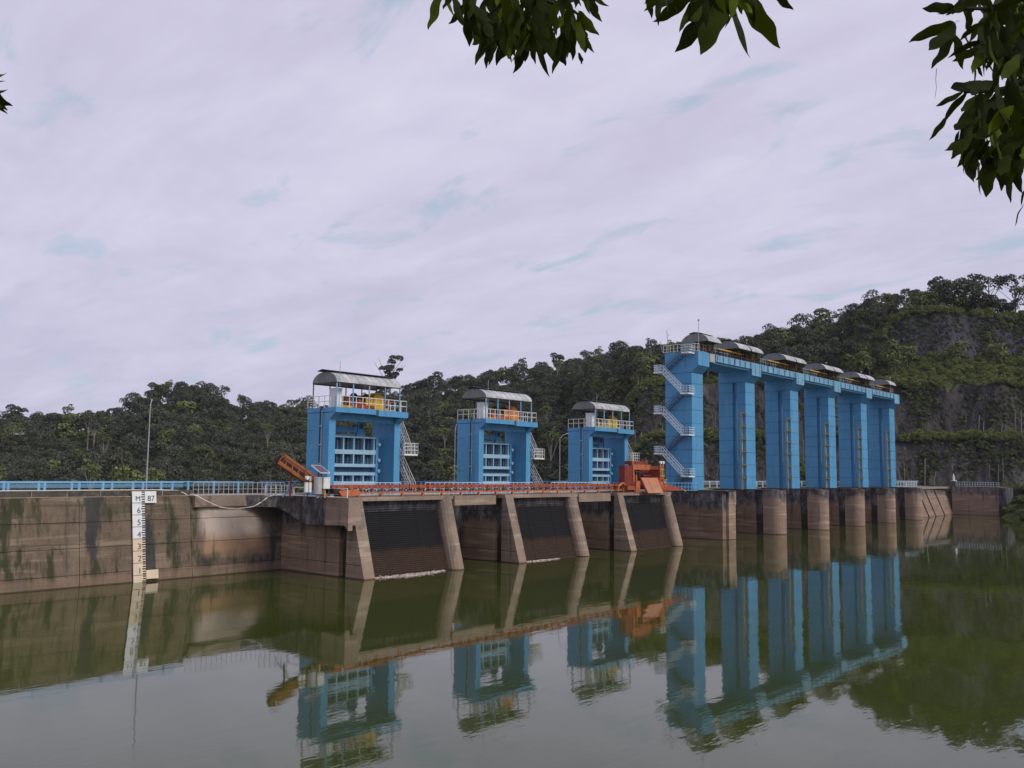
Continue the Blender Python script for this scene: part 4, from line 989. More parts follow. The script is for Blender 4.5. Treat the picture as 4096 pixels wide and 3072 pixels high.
# inclined boom: rises to the left and back
bm_ = thing('inclined_boom', 'rusty orange inclined conveyor boom rising to the left of the nearest gate tower', 'conveyor', (50.2, 65.2, DECK))
A0, A1 = Vector((0.8, .6, .05)), Vector((-3.2, 2.6, 3.1))
dv = (A1-A0).normalized(); side = dv.cross(Vector((0, 0, 1))).normalized(); upv = side.cross(dv).normalized()
if upv.z < 0: upv = -upv
wd = .85; Fh_ = Vector((math.cos(th), math.sin(th), 0))
def bp(u, s_, h): return A0+dv*u+side*s_*wd+upv*h
Lb = (A1-A0).length
for s_ in (-1, 1):
    MB().bar(bp(-.3, s_, 0), bp(Lb, s_, 0), .12, .3).build('chord', 'boomrust', bm_); MB().bar(bp(0, s_, .62), bp(Lb, s_, .62), .06, .12).build('chord', 'maroon', bm_)
    for k in range(9): u = Lb*k/8; MB().bar(bp(u, s_, .05), bp(min(Lb, u+.25), s_, .62), .09).build('side_bar', 'rustbrown', bm_)
    MB().bar(bp(0, s_*1.05, .75), bp(Lb*1.02, s_*1.05, .85), .04).build('hand_rail', 'rust2' if s_ < 0 else 'rustbrown', bm_)
b = MB(); c4 = [bp(0, -.8, .1), bp(0, .8, .1), bp(0, .8, .16), bp(0, -.8, .16)]; b.loft(c4, [p+dv*Lb for p in c4]); b.build('belt', 'darkm', bm_)
FS = -1 if side.dot(Fh_) < 0 else 1
FS = -FS if False else FS
c4 = [bp(0, FS*.9, 0), bp(0, FS*1.0, 0), bp(0, FS*1.0, .6), bp(0, FS*.9, .6)]; b = MB(); b.loft(c4, [p+dv*Lb*.9 for p in c4]); b.build('inner_panel', 'boomdk', bm_)
c4 = [bp(0, FS*.9, .61), bp(0, FS*1.02, .61), bp(0, FS*1.02, 1.05), bp(0, FS*.9, 1.05)]; b = MB(); b.loft(c4, [p+dv*Lb*.93 for p in c4]); b.build('side_skirt', 'boomrust', bm_)
b = MB(); b.tube(bp(Lb, -1, .35), bp(Lb, 1, .35), .32, 12); b.build('head_drum', 'boomdk', bm_)
for k in range(6): MB().bar(bp(Lb*(k+.5)/6, -1, .05), bp(Lb*(k+.5)/6, 1, .05), .1).build('cross_bar', 'rustbrown', bm_)
MB().bar((-2.0, 2.2, 2.0), (-2.0, 2.2, 0), .12).build('support_leg', 'rust', bm_); MB().bar((-1.6, 1.6, 1.6), (-2.2, 3.0, 0), .1).build('support_leg', 'railblue', bm_)

# rake machine
rk = thing('trash_rake_machine', 'red and orange trash rake machine at the right end of the conveyor', 'machine', (96.7, 63.6, DECK))
def R_(nm, m, *bx):
    b = MB(); [b.box(*q) for q in bx]; return b.build(nm, m, rk)
R_('body', 'maroon', (0.0, 1.75, .6, 1.5, 1.0, 3.45)); R_('corner_post', 'rust2', (1.75, 1.98, .45, .7, .9, 3.75))
R_('front_beam', 'rust2', (1.98, 5.9, .5, .9, 2.95, 3.6)); R_('roof', 'maroon', (1.9, 5.4, .6, 1.9, 3.6, 4.05)); R_('rear_wall', 'maroon', (2.0, 8.0, 1.9, 2.1, .9, 3.5))
R_('top_beam', 'maroon', (5.9, 8.1, .55, .95, 3.0, 3.45)); R_('cab', 'rust', (8.1, 9.2, .4, 2.6, .9, 3.5)); R_('cab_window', 'glass', (8.35, 8.62, .36, .41, 2.3, 3.0)); R_('cab_window', 'glass', (8.75, 9.02, .36, .41, 2.3, 3.0)); R_('window_frame', 'olive', (8.28, 8.34, .33, .41, 2.2, 3.1), (8.63, 8.74, .33, .41, 2.2, 3.1), (9.03, 9.09, .33, .41, 2.2, 3.1), (8.34, 8.63, .33, .41, 3.01, 3.1), (8.74, 9.03, .33, .41, 3.01, 3.1), (8.2, 9.2, .3, .41, 2.08, 2.2)); R_('vent', 'maroon', (8.35, 8.95, .36, .41, 1.1, 1.7))
R_('bogie', 'rust', (0.2, 2.4, .3, 3.0, .35, .9)); R_('bogie', 'rust', (6.8, 9.3, .3, 3.0, .35, .9)); R_('inner_frame', 'brownm', (2.0, 3.2, 1.0, 1.3, .9, 2.9), (3.9, 4.1, .9, 1.1, 1.7, 2.9)); R_('inner_column', 'rust2', (2.25, 2.6, .8, 1.0, 1.2, 2.6), (2.9, 3.2, .8, 1.0, 1.2, 2.6))
b = MB(); b.path([(2.3, .6, 2.7), (3.0, .5, 2.65), (3.9, .45, 2.45), (4.2, .45, 1.6), (4.2, .5, .9)], .12, 8); b.build('hydraulic_arm', 'darkm', rk)
R_('rake_carriage', 'brownm', (4.2, 5.9, .7, 1.2, 1.6, 2.2)); R_('carriage_shelf', 'maroon', (4.1, 6.1, .5, .7, 2.15, 2.28)); R_('side_panel', 'rust', (6.6, 8.1, .9, 1.1, .9, 1.9)); R_('side_plate', 'rust2', (1.9, 2.85, .1, .3, -.0, 1.5))
b = MB(); b.prism([(.1, 1.92), (-.9, -.05), (-.78, -.05), (.22, 1.92)], 'x', 3.0, 7.0); b.build('chute_plate', 'chute', rk)
for x in (2.9, 7.0): b = MB(); b.prism([(.1, 1.98), (-1.05, -.05), (-.78, -.05), (.32, 1.98)], 'x', x, x+.12); b.build('chute_edge', 'rust', rk)
R_('side_plate', 'rust2', (7.15, 7.9, -.2, .3, -.0, 1.4))
b = MB(); b.path([(3.9, .6, 1.75), (5, .3, 1.6), (6.2, .3, 1.6), (7.6, .7, 1.7)], .09); b.build('hose_loop', 'darkm', rk)
b = MB(); b.path([(-1.9, .4, .2), (-1.7, .4, .8), (-1.1, .4, 1.15), (-.4, .5, 1.2), (0.1, .6, .9)], .14, 8); b.build('bent_duct', 'rust2', rk)
for x in (8.5, 9.15):
    b = MB(); b.tube((x, .5, 3.5), (x, .5, 3.85), .05); b.tube((x, .62, 3.95), (x, .38, 3.95), .2, 10); b.build('flood_lamp', 'white', rk)
b = MB(); b.tube((5.3, .9, 4.05), (5.3, .9, 4.5), .12, 8); b.box(5.0, 5.7, .7, 1.1, 4.05, 4.2); b.build('horn', 'brownm', rk)
b = MB(); b.tube((1.85, .6, 3.7), (1.85, .6, 4.6), .06); b.build('post', 'olive', rk)
for z in (.8, 1.2, 1.6): R_('ladder_rung', 'olive', (9.3, 10.2, .5, .6, z, z+.08))
t = thing('conveyor_stub', 'short red conveyor end right of the trash rake machine', 'conveyor', (106.6, 64.4, DECK))
MB().prism([(0, .2), (0, 1.05), (1.6, .95), (4.4, .35), (4.4, .15)], 'y', 0, .15).build('side_plate', 'rust', t); MB().prism([(0, .2), (0, 1.05), (1.6, .95), (4.4, .35), (4.4, .15)], 'y', 1.1, 1.2).build('side_plate', 'rust', t)
MB().box(0.1, 5.6, .15, 1.1, .1, .2).build('bed', 'rustbrown', t); MB().bar((4.4, 0, .5), (5.8, 0, .05), .1).build('brace', 'orange', t)

# instruments by the platform
s_ = thing('solar_panel', 'tilted solar panel on a post above the grey tank by the platform', 'solar panel', (49.1, 64.2, DECK))
MB().tube((0, 0, 0), (0, 0, 2.3), .07, 8).build('post', 'brownm', s_)
P = [Vector((-1.1, -.1, 2.85)), Vector((.0, -.1, 2.85)), Vector((.95, -.35, 2.15)), Vector((-.15, -.35, 2.15))]
P = [Vector((-.75, .45, 2.85)), Vector((.25, .45, 2.85)), Vector((.62, -.4, 2.2)), Vector((-.38, -.4, 2.2))]
nv = (P[1]-P[0]).cross(P[3]-P[0]).normalized()
MB().loft([tuple(p) for p in P], [tuple(p+nv*.05) for p in P]).build('panel', 'solar', s_)
b = MB()
for a, c in zip(P, P[1:]+P[:1]): b.bar(a+nv*.02, c+nv*.02, .05, .07)
b.build('panel_frame', 'white', s_); MB().bar((0, 0, 2.25), (.1, -.1, 2.5), .08).build('bracket', 'brownm', s_)
k_ = thing('grey_tank', 'grey cylindrical tank under the solar panel', 'tank', (48.85, 64.3, DECK))
MB().tube((0, 0, .35), (0, 0, 1.75), .36, 20).build('tank_body', 'galv', k_, smooth=False); MB().tube((0, 0, 1.75), (0, 0, 1.82), .38, 20, .3).build('tank_lid', 'pole', k_); MB().tube((0, 0, 0), (0, 0, .35), .1, 8).build('tank_leg', 'pole', k_)
c_ = thing('instrument_box', 'white instrument cabinet at the left end of the conveyor', 'cabinet', (49.3, 64.1, DECK))
MB().box(0, .7, 0, .5, .8, 1.75).build('cabinet_body', 'white', c_); MB().box(.06, .64, -.02, -.003, .86, 1.7).build('cabinet_door', 'white', c_); MB().box(-.04, .74, -.04, .54, 1.75, 1.8).build('cabinet_top', 'white', c_); MB().box(.3, .4, .2, .3, 0, .8).build('cabinet_leg', 'galv', c_)
d_ = thing('rain_gauge', 'white cylinders with a round instrument on a dark post, left of the grey tank', 'instrument', (48.0, 64.6, DECK))
MB().tube((0, 0, .0), (0, 0, 2.0), .04, 6).build('post', 'darkm', d_); MB().tube((-.18, 0, .5), (-.18, 0, 1.35), .17, 12).build('cylinder', 'white', d_); MB().tube((.2, 0, .5), (.2, 0, 1.35), .17, 12).build('cylinder', 'white', d_); MB().tube((.2, 0, 1.45), (.2, 0, 1.9), .14, 12).build('cylinder', 'galv', d_); MB().tube((-.1, -.1, 1.75), (-.1, .1, 1.75), .17, 12).build('round_gauge', 'white', d_)
baluster_rail('railing', 'low white pipe railing along the platform edge in front of the instruments', [(50.75, 70.4, 7.12), (50.75, 62.6, 7.12)], h=.8, step=2.6, mtl='white', r=.035, mids=())

# driftwood
def drift(name, lab, x0, x1, yv, n, sp):
    t = thing(name, lab, 'driftwood', (x0, yv, 0)); 
    for k in range(n):
        u = (k/n+.05*rnd.random())*(x1-x0); e = math.sin(math.pi*min(1, u/(x1-x0)*1.05))
        y = -rnd.random()*sp*(.25+e); a = rnd.gauss(0, .5); l = .15+rnd.random()**3*1.3; r = .02+.05*rnd.random()
        b = MB(); c = Vector((u, y, .02)); dd = Vector((math.cos(a), math.sin(a)*.6, rnd.gauss(0, .16)))*l/2
        if rnd.random() < .4: b.loft([tuple(c+Vector((math.cos(q)*r*2.2, math.sin(q)*r*2.2, -.03))) for q in (0, 1.2, 2.5, 3.8, 5)], [tuple(c+Vector((math.cos(q)*r*1.6, math.sin(q)*r*1.6, .09))) for q in (0, 1.2, 2.5, 3.8, 5)])
        else: b.tube(c-dd, c+dd, r, 5, r*.6)
        b.build('wood_piece', 'drift', t)
drift('driftwood', 'pale driftwood and scraps floating at the foot of the nearest trash rack', 53.5, 62.2, 62.35, 210, 1.0)
drift('driftwood', 'thin line of driftwood at the foot of the middle trash rack', 74.6, 80.5, 62.3, 50, .25)

# ================================================================== VEGETATION
def crown_mesh(name, seed, R=4.0, H=4.2, n=650, card=0.6, lobes=8, zc=0.0, open_=False, m='forest', flat=1.0):
    r = np.random.default_rng(seed)
    C_ = []
    for k in range(lobes):
        a = r.uniform(0, 2*math.pi); q = math.sqrt(r.uniform(0, 1))*R*(0.62 if not open_ else 0.8)
        zz = (r.uniform(-.35, .55) if not open_ else r.uniform(-.3, .5))*H*flat
        rr = R*(r.uniform(.34, .55) if not open_ else r.uniform(.2, .36))*(1.15-.5*q/R)
        C_.append((q*math.cos(a), q*math.sin(a), zz, rr))
    if not open_: C_.append((0, 0, 0, R*.6))
    C_ = np.array(C_); wts = C_[:, 3]**2; wts /= wts.sum()
    which = r.choice(len(C_), n, p=wts); nn_ = r.normal(size=(n, 3)); nn_ /= np.linalg.norm(nn_, axis=1)[:, None]
    nn_[:, 2] = np.where(nn_[:, 2] < -.35, -nn_[:, 2], nn_[:, 2])
    rad = C_[which, 3]*r.uniform(.80, 1.12, n); p = C_[which, :3] + nn_*rad[:, None]*np.array([1, 1, .78])
    keep = np.ones(n, bool)
    for k, c in enumerate(C_):
        dd = np.linalg.norm((p-c[:3])/np.array([1, 1, .78]), axis=1); keep &= ~((dd < c[3]*.72) & (which != k))
    p, nn_ = p[keep], nn_[keep]; n = len(p); p[:, 2] += zc
    nrm = nn_*0.9 + r.normal(size=(n, 3))*.55 + np.array([0, 0, .25]); nrm /= np.linalg.norm(nrm, axis=1)[:, None]
    t1 = np.cross(nrm, r.normal(size=(n, 3))); t1 /= np.linalg.norm(t1, axis=1)[:, None]; t2 = np.cross(nrm, t1)
    sz = card*r.uniform(.5, 1.1, n)[:, None]; asp = r.uniform(.5, .9, n)[:, None]
    bend = nrm*sz*r.uniform(-.35, .1, n)[:, None]
    v = np.stack([p-t1*sz, p-t2*sz*asp+bend*.3, p+t1*sz+bend, p+t2*sz*asp+bend*.3], 1).reshape(-1, 3)
    me = bpy.data.meshes.new(name); f = np.arange(4*n).reshape(-1, 4)
    me.from_pydata(v.tolist(), [], f.tolist()); me.materials.append(M[m]); return me
def limb_mesh(name, seed, H, r0, spread, zc, m='bark', nl=6):
    r = random.Random(seed); b = MB(); top = Vector((r.uniform(-.3, .3), r.uniform(-.3, .3), zc))
    b.tube((0, 0, -1), top*.6, r0, 7, r0*.7); b.tube(top*.6, top, r0*.7, 7, r0*.4)
    for k in range(nl):
        a = 2*math.pi*k/nl+r.random(); s0 = top*(.5+.4*r.random()); e = top + Vector((math.cos(a)*spread, math.sin(a)*spread, r.uniform(-.1, .35)*H*.4))
        b.tube(s0, e, r0*.35, 5, r0*.12)
    me = b.mesh(name); me.materials.append(M[m]); return me
PROTO = []
for k in range(6): PROTO.append((crown_mesh('forest_crown', 10+k, R=rnd.uniform(2.9, 4.1), H=rnd.uniform(3.4, 5.4), n=1500, card=.28, lobes=6+k % 3*3, zc=5.2), limb_mesh('forest_trunk', k, 8, .22, 2.0, 4.6)))
bushm = [crown_mesh('bush_crown', 40+k, R=1.8, H=1.6, n=420, card=.3, lobes=6, zc=.9, m='midleaf') for k in range(3)]
brightm = [crown_mesh('bright_crown', 50+k, R=3.2, H=3.6, n=800, card=.38, lobes=9, zc=3.2, m='brightleaf') for k in range(2)]
openm = [(crown_mesh('open_crown', 60+k, R=5.0, H=3.6, n=1100, card=.34, lobes=16, zc=11, open_=True, flat=.8), limb_mesh('open_trunk', 70+k, 11, .26, 3.8, 10.5, nl=9)) for k in range(3)]
midm = [(crown_mesh('mid_crown', 80+k, R=3.6, H=4.2, n=900, card=.42, lobes=10, zc=5, m='midleaf'), limb_mesh('mid_trunk', 90+k, 8, .2, 2.0, 4.6)) for k in range(3)]

def project(p):
    v = Vector(p)-CP; k = v.dot(Fv); return (2048+FPX*v.dot(Rv)/k, 1536-FPX*v.dot(Uv)/k) if k > 1 else (None, None)
def ucl(s, d): return d-cliff_d(s)
pts_forest, cand = [], []
gx = 5.2
d = 190.0
while d < 640:
    step = 5.2 if d < 420 else 6.2
    smin, smax = -0.64*d-15, 0.64*d+25
    s = smin
    while s < smax:
        ss, dd = s+rnd.uniform(-3, 3), d+rnd.uniform(-3, 3); s += step
        xp = 2048+3600*ss/dd; D = lerp(RD, xp)
        if dd > D+14: continue
        q = R0*ss+Fh*dd
        if q.y < 112 and q.x < 268: continue
        z = ground(ss, dd)
        if z < -14: continue
        w = sm(ss, 18, 44); u = ucl(ss, dd)
        if w > .4 and u < 17: continue
        if ss > 122 and 15 < u < 42: continue
        if ss > 95 and dd < 250: continue
        cand.append((ss, dd, z, q))
    d += step
rnd.shuffle(cand)
vis = [c for c in cand if -50 < (project((c[3].x, c[3].y, c[2]+5))[0] or -999) < 4150]
vis.sort(key=lambda c: c[1] + 60*rnd.random() + (0 if c[2] > 0 else 400))
single = set(id(c) for c in vis[:210])
def tree_thing(name, label, group, q, z, crown, trunk, sc, rz, szz=None):
    t = thing(name, label, 'tree', (q.x, q.y, z), group, rz); t.scale = (sc, sc, szz or sc)
    o = bpy.data.objects.new('crown', crown); COL.objects.link(o); o.parent = t
    o = bpy.data.objects.new('trunk', trunk); COL.objects.link(o); o.parent = t
    return t
fp_, fi, fs, fr = [], [], [], []
for c in cand:
    ss, dd, z, q = c
    right = ss > 30
    k = rnd.randrange(6); sc = rnd.uniform(.7, 1.25)*(1.05 if dd > 250 else .95)
    if rnd.random() < .09: sc *= 1.35
    if id(c) in single:
        xp = project((q.x, q.y, z+5))[0]
        wh = 'left of the white level gauge' if xp < 520 else 'between street lamp and nearest tower' if xp < 1260 else 'behind the nearest gate tower' if xp < 1720 else 'between the nearest and middle gate towers' if xp < 1850 else 'behind the middle gate tower' if xp < 2160 else 'between the middle and farthest gate towers' if xp < 2300 else 'behind the farthest gate tower'
        if right and rnd.random() < .4: tree_thing('hill_tree', 'mid green broadleaf tree on the hillside above the quarry benches', 'mid green trees on the right hillside', q, z-.5, *midm[k % 3], sc, rnd.uniform(0, 6))
        elif right: tree_thing('hill_tree', 'dark green broadleaf tree on the right hillside behind the tall towers', 'dark green trees on the right hillside', q, z-.5, *PROTO[k], sc, rnd.uniform(0, 6))
        else: tree_thing('hill_tree', 'dark green broadleaf tree on the hill, '+wh, 'dark green trees '+wh, q, z-.5, *PROTO[k], sc, rnd.uniform(0, 6))
    else: fp_.append((q.x, q.y, z-.6)); fi.append(k if rnd.random() > (.22 if right else .1) else 6+k % 3); fs.append(sc); fr.append(rnd.uniform(0, 6.28))

def scatter(name, label, meshes, P_, I_, S_c, R_z, cat='forest'):
    pc = bpy.data.collections.new(name+'_models')
    for k, me in enumerate(meshes):
        o = bpy.data.objects.new('%02d_%s' % (k, name), me); pc.objects.link(o)
    me = bpy.data.meshes.new(name); me.from_pydata(P_, [], [])
    for nm, tp, val in (('idx', 'INT', I_), ('scl', 'FLOAT', S_c), ('rz', 'FLOAT', R_z)):
        a = me.attributes.new(nm, tp, 'POINT'); a.data.foreach_set('value', val)
    ob = bpy.data.objects.new(name, me); COL.objects.link(ob); tag(ob, label, cat); ob['kind'] = 'stuff'
    g = bpy.data.node_groups.new(name, 'GeometryNodeTree'); g.interface.new_socket('Geometry', in_out='INPUT', socket_type='NodeSocketGeometry'); g.interface.new_socket('Geometry', in_out='OUTPUT', socket_type='NodeSocketGeometry')
    n_, l_ = g.nodes, g.links; gi = n_.new('NodeGroupInput'); go = n_.new('NodeGroupOutput')
    ci = n_.new('GeometryNodeCollectionInfo'); ci.inputs['Collection'].default_value = pc; ci.inputs['Separate Children'].default_value = True; ci.inputs['Reset Children'].default_value = True
    ip = n_.new('GeometryNodeInstanceOnPoints'); ip.inputs['Pick Instance'].default_value = True
    def na(nm, tp): x = n_.new('GeometryNodeInputNamedAttribute'); x.data_type = tp; x.inputs['Name'].default_value = nm; return x.outputs['Attribute']
    l_.new(gi.outputs[0], ip.inputs['Points']); l_.new(ci.outputs[0], ip.inputs['Instance']); l_.new(na('idx', 'INT'), ip.inputs['Instance Index'])
    cx_ = n_.new('ShaderNodeCombineXYZ'); l_.new(na('rz', 'FLOAT'), cx_.inputs[2]); er = n_.new('FunctionNodeEulerToRotation'); l_.new(cx_.outputs[0], er.inputs[0]); l_.new(er.outputs[0], ip.inputs['Rotation'])
    l_.new(na('scl', 'FLOAT'), ip.inputs['Scale']); l_.new(ip.outputs[0], go.inputs[0])
    md = ob.modifiers.new('scatter', 'NODES'); md.node_group = g
    return ob
def joined(name, crown, trunk):
    a = MB(); a.v = [tuple(v.co) for v in crown.vertices]; a.f = [tuple(p.vertices) for p in crown.polygons]; nc = len(a.f)
    a.add([tuple(v.co) for v in trunk.vertices], [tuple(p.vertices) for p in trunk.polygons])
    me = bpy.data.meshes.new(name); me.from_pydata(a.v, [], a.f); me.materials.append(crown.materials[0]); me.materials.append(trunk.materials[0])
    me.polygons.foreach_set('material_index', [0]*nc+[1]*(len(a.f)-nc)); return me
slim = [joined('slender_tree', crown_mesh('slender_crown', 300+k, R=2.3, H=3.2, n=700, card=.26, lobes=7, zc=10.5, m=('midleaf', 'forest')[k]), limb_mesh('slender_trunk', 310+k, 10, .2, 1.6, 10.0, m='palebark')) for k in range(2)]
for k in range(len(fi)):
    if rnd.random() < .035: fi[k] = 11+rnd.randrange(2)
    elif rnd.random() < .03: fi[k] = 9+rnd.randrange(2); fs[k] *= .95
scatter('forest', 'dense dark green forest covering the hills behind the dam', [p[0] for p in PROTO]+[p[0] for p in midm]+brightm+slim, fp_, fi, fs, fr)
# bushes on the benches and hanging on the rock faces
darkb = [crown_mesh('vine_crown', 140+k, R=1.7, H=2.6, n=520, card=.24, lobes=7, zc=.6, m='forest') for k in range(3)]
bp_, bi, bs, br = [], [], [], []
for k in range(15000):
    s = rnd.uniform(16, 210); u = rnd.choice([rnd.gauss(4.5, 1.0), rnd.gauss(12.5, 1.4), rnd.uniform(14, 34), rnd.uniform(34, 39), rnd.uniform(0, 3), rnd.uniform(8, 11), rnd.gauss(40.5, 1.6), rnd.uniform(-16, -1)])
    dens = .5+.5*nz(s, u*1.5, 12)+.3*nz(s, u, 4, 3)
    if (0 < u < 3 or 8 < u < 11 or u < -1) and dens < .42: continue
    if 17 < u and s < 112: continue
    if dens < .3: continue
    d = cliff_d(s)+u; q = R0*s+Fh*d
    if q.y < 84 and q.x < 266: continue
    if 0 < u < 3 or 8 < u < 11 or u < -1 or (34 < u < 38.6 and dens < .75):
        
        for _ in range(3):
            s2, d2 = s+rnd.uniform(-2.5, 2.5), d+rnd.uniform(-.8, .8); q = R0*s2+Fh*d2
            bp_.append((q.x, q.y, ground(s2, d2)-.2)); bi.append(5+rnd.randrange(3) if rnd.random() < .5 else rnd.randrange(3)); bs.append(rnd.uniform(.12, .45)); br.append(rnd.uniform(0, 6.28))
        continue
    bp_.append((q.x, q.y, ground(s, d)-.2)); bi.append(rnd.randrange(3) if rnd.random() < .6 else 3+rnd.randrange(2)); sc = rnd.uniform(.2, .75)*(1.25 if rnd.random() < .12 else 1); bs.append(sc if bi[-1] < 3 else sc*.6); br.append(rnd.uniform(0, 6.28))
for k in range(500):                                   # right hand shore
    d = rnd.uniform(150, 236); s = 116.5+.3*(d-205)+rnd.uniform(0, 12); q = R0*s+Fh*d
    bp_.append((q.x, q.y, ground(s, d)-.1)); bi.append(rnd.randrange(3)); bs.append(rnd.uniform(.35, .9)); br.append(rnd.uniform(0, 6.28))
scatter('bench_bushes', 'green scrub growing along the benches and rock faces of the quarry', bushm+brightm+darkb, bp_, bi, bs, br, 'bushes')

# pale trunks and hanging roots on the rock faces
pt = MB()
for k in range(85):
    s = rnd.uniform(24, 165); u = rnd.choice([rnd.uniform(-3, 1), rnd.uniform(6.5, 8.5)]); d = cliff_d(s)+u; q = R0*s+Fh*d
    if q.y < 86 and q.x < 266: continue
    z = ground(s, d); h = rnd.uniform(2, 8.5); lx = rnd.uniform(-1.2, 1.2); pt.path([(q.x, q.y, z-.5), (q.x+lx*.3+rnd.uniform(-.3, .3), q.y-.2, z+h*.5), (q.x+lx, q.y-.3, z+h)], .075*rnd.uniform(.6, 1.5), 5)
tag(pt.build('bare_trunks', 'palebark', kind='stuff'), 'thin pale bare trunks standing against the dark quarry faces', 'trunks')
# trees that stand out one by one
def at(x, D): return (x-2048)/3600*D
def lone(x, D, lab, cr, tk, sc, name='emergent_tree', dz=0, top=None):
    s = at(x, D); q = R0*s+Fh*D; z = ground(s, D)
    if top is not None:                                # stands tall enough to reach the skyline height seen
        yh = 1890+.011*(x-2048); zt = HC+(yh-top)/3600*D; sc = max(.6, (zt-z)/(14.0 if 'open' in cr.name else 9.0))
    return tree_thing(name, lab, None, q, z-.3, cr, tk, sc, rnd.uniform(0, 6))
LT = (crown_mesh('open_crown_tall', 201, R=3.3, H=6.8, n=1700, card=.30, lobes=18, zc=8.6, open_=True, flat=1.15), openm[0][1])
lone(1560, 445, 'lone tall tree standing above the skyline behind the nearest gate tower', *LT, 1, top=1395)
lone(1735, 455, 'small tree poking above the ridge right of the tall lone tree', *PROTO[1], 1, top=1462)
lone(2548, 540, 'spreading tree on the skyline left of the zigzag stair tower', *openm[1], 1, top=1385)
lone(3790, 312, 'spreading thin-limbed tree on the right hilltop, first of the skyline trees', *openm[2], 1, top=1088)
lone(3905, 306, 'dense rounded tree on the right hilltop between two taller open trees', *midm[0], 1, top=1098)
lone(3985, 304, 'tall open tree on the right hilltop, highest on the skyline', *openm[0], 1, top=1070)
lone(4085, 302, 'tall thin tree at the right edge of the hilltop', *openm[1], 1, top=1078)
lone(3395, 372, 'small umbrella shaped tree on the ridge above the far towers', *openm[1], 1, top=1225)
lone(3577, 318, 'slender pale-trunked tree in the forest above the last spillway tower', *openm[2], .72)
lone(3040, 515, 'tree on the ridge behind the second roof pair', *openm[0], 1, top=1330)
lone(815, 380, 'rounded tree crowning the right shoulder of the left knoll', *PROTO[2], 1, top=1522)
lone(620, 380, 'rounded tree crowning the left shoulder of the left knoll', *PROTO[3], 1, top=1525)
lone(1185, 435, 'feathery tree on the low skyline left of the nearest gate tower', *openm[2], 1, top=1590)
for x, D, lab in ((515, 236, 'bright green bushy tree left of the tall street lamp'), (622, 240, 'small bright green tree right of the tall street lamp')):
    s = at(x, D); q = R0*s+Fh*D; zt = HC+(1878-(1835 if x == 515 else 1852))/3600*D
    tree_thing('bright_tree', lab, None, q, zt-8.0*(1.25 if x == 515 else .85), brightm[0], midm[0][1], 1.5 if x == 515 else .95, 1.0, 1.25 if x == 515 else .85)
tree = [(2700, 1400)]
for x, y, D, lab in ((2735, 1375, 150, None),): pass
for x, D, dy, sc, lab in ((3250, 285, 0, 1.0, 'pale green tree in the forest behind the fifth tower'), (3460, 283, 0, 1.1, 'pale green tree above the last roof of the high deck'), (3640, 284, 0, 1.25, 'large pale green tree on the bench right of the high deck'), (3850, 282, 0, 1.1, 'pale green tree on the wide quarry bench below the upper rock face'), (4010, 284, 0, 1.2, 'pale green tree at the right end of the wide quarry bench')):
    s = at(x, D); q = R0*s+Fh*D; tree_thing('bright_tree', lab, None, q, ground(s, D)-.8, brightm[1], midm[1][1], sc, x*.1)

# ================================================================== OVERHANGING MANGO BRANCHES
def leaf_mesh(seed):
    r = random.Random(seed); b = MB(); n = 12; w = r.uniform(.10, .132); dr = r.uniform(.03, .16); sw = r.uniform(-.1, .1); tipc = r.uniform(-.08, .08)
    V = []
    for k in range(n+1):
        u = k/n; hw = w*math.sin(math.pi*min(1, u**.82*.98))**.7
        if u > .78: hw = w*(.62*((1-u)/.22)**.9)+.003
        wv = math.sin(u*14+seed)*.014
        y = sw*u*u + (tipc*(u-.8)*3 if u > .8 else 0); z = -dr*u*u + .02*math.sin(u*9+seed)
        V += [(u, y-hw+wv, z+hw*.28), (u, y, z), (u, y+hw+wv, z+hw*.28)]
    F_ = []
    for k in range(n):
        a = 3*k; F_ += [(a, a+3, a+4, a+1), (a+1, a+4, a+5, a+2)]
    V += [(-.10, 0, .015), (-.10, .008, .015)]; F_.append((len(V)-2, len(V)-1, 1))
    me = bpy.data.meshes.new('leaf'); me.from_pydata(V, [], F_); me.materials.append(M['mango']); me.polygons.foreach_set('use_smooth', [True]*len(F_)); return me
LEAF = [leaf_mesh(k) for k in range(7)]
def leaf(parent, p, q, rr, wide=1.0):
    o = bpy.data.objects.new('leaf', LEAF[rr.randrange(7)]); COL.objects.link(o); o.parent = parent
    base = Vector(parent.location); dx = q-p; Ln = dx.length; X = dx.normalized()
    side = X.cross(Fv).normalized(); up = side.cross(X); a = rr.uniform(-.9, .9)
    Zv = up*math.cos(a)+side*math.sin(a); Yv = Zv.cross(X)
    o.matrix_local = Matrix(((X.x*Ln, Yv.x*Ln*wide, Zv.x*Ln, p.x-base.x), (X.y*Ln, Yv.y*Ln*wide, Zv.y*Ln, p.y-base.y), (X.z*Ln, Yv.z*Ln*wide, Zv.z*Ln, p.z-base.z), (0, 0, 0, 1)))
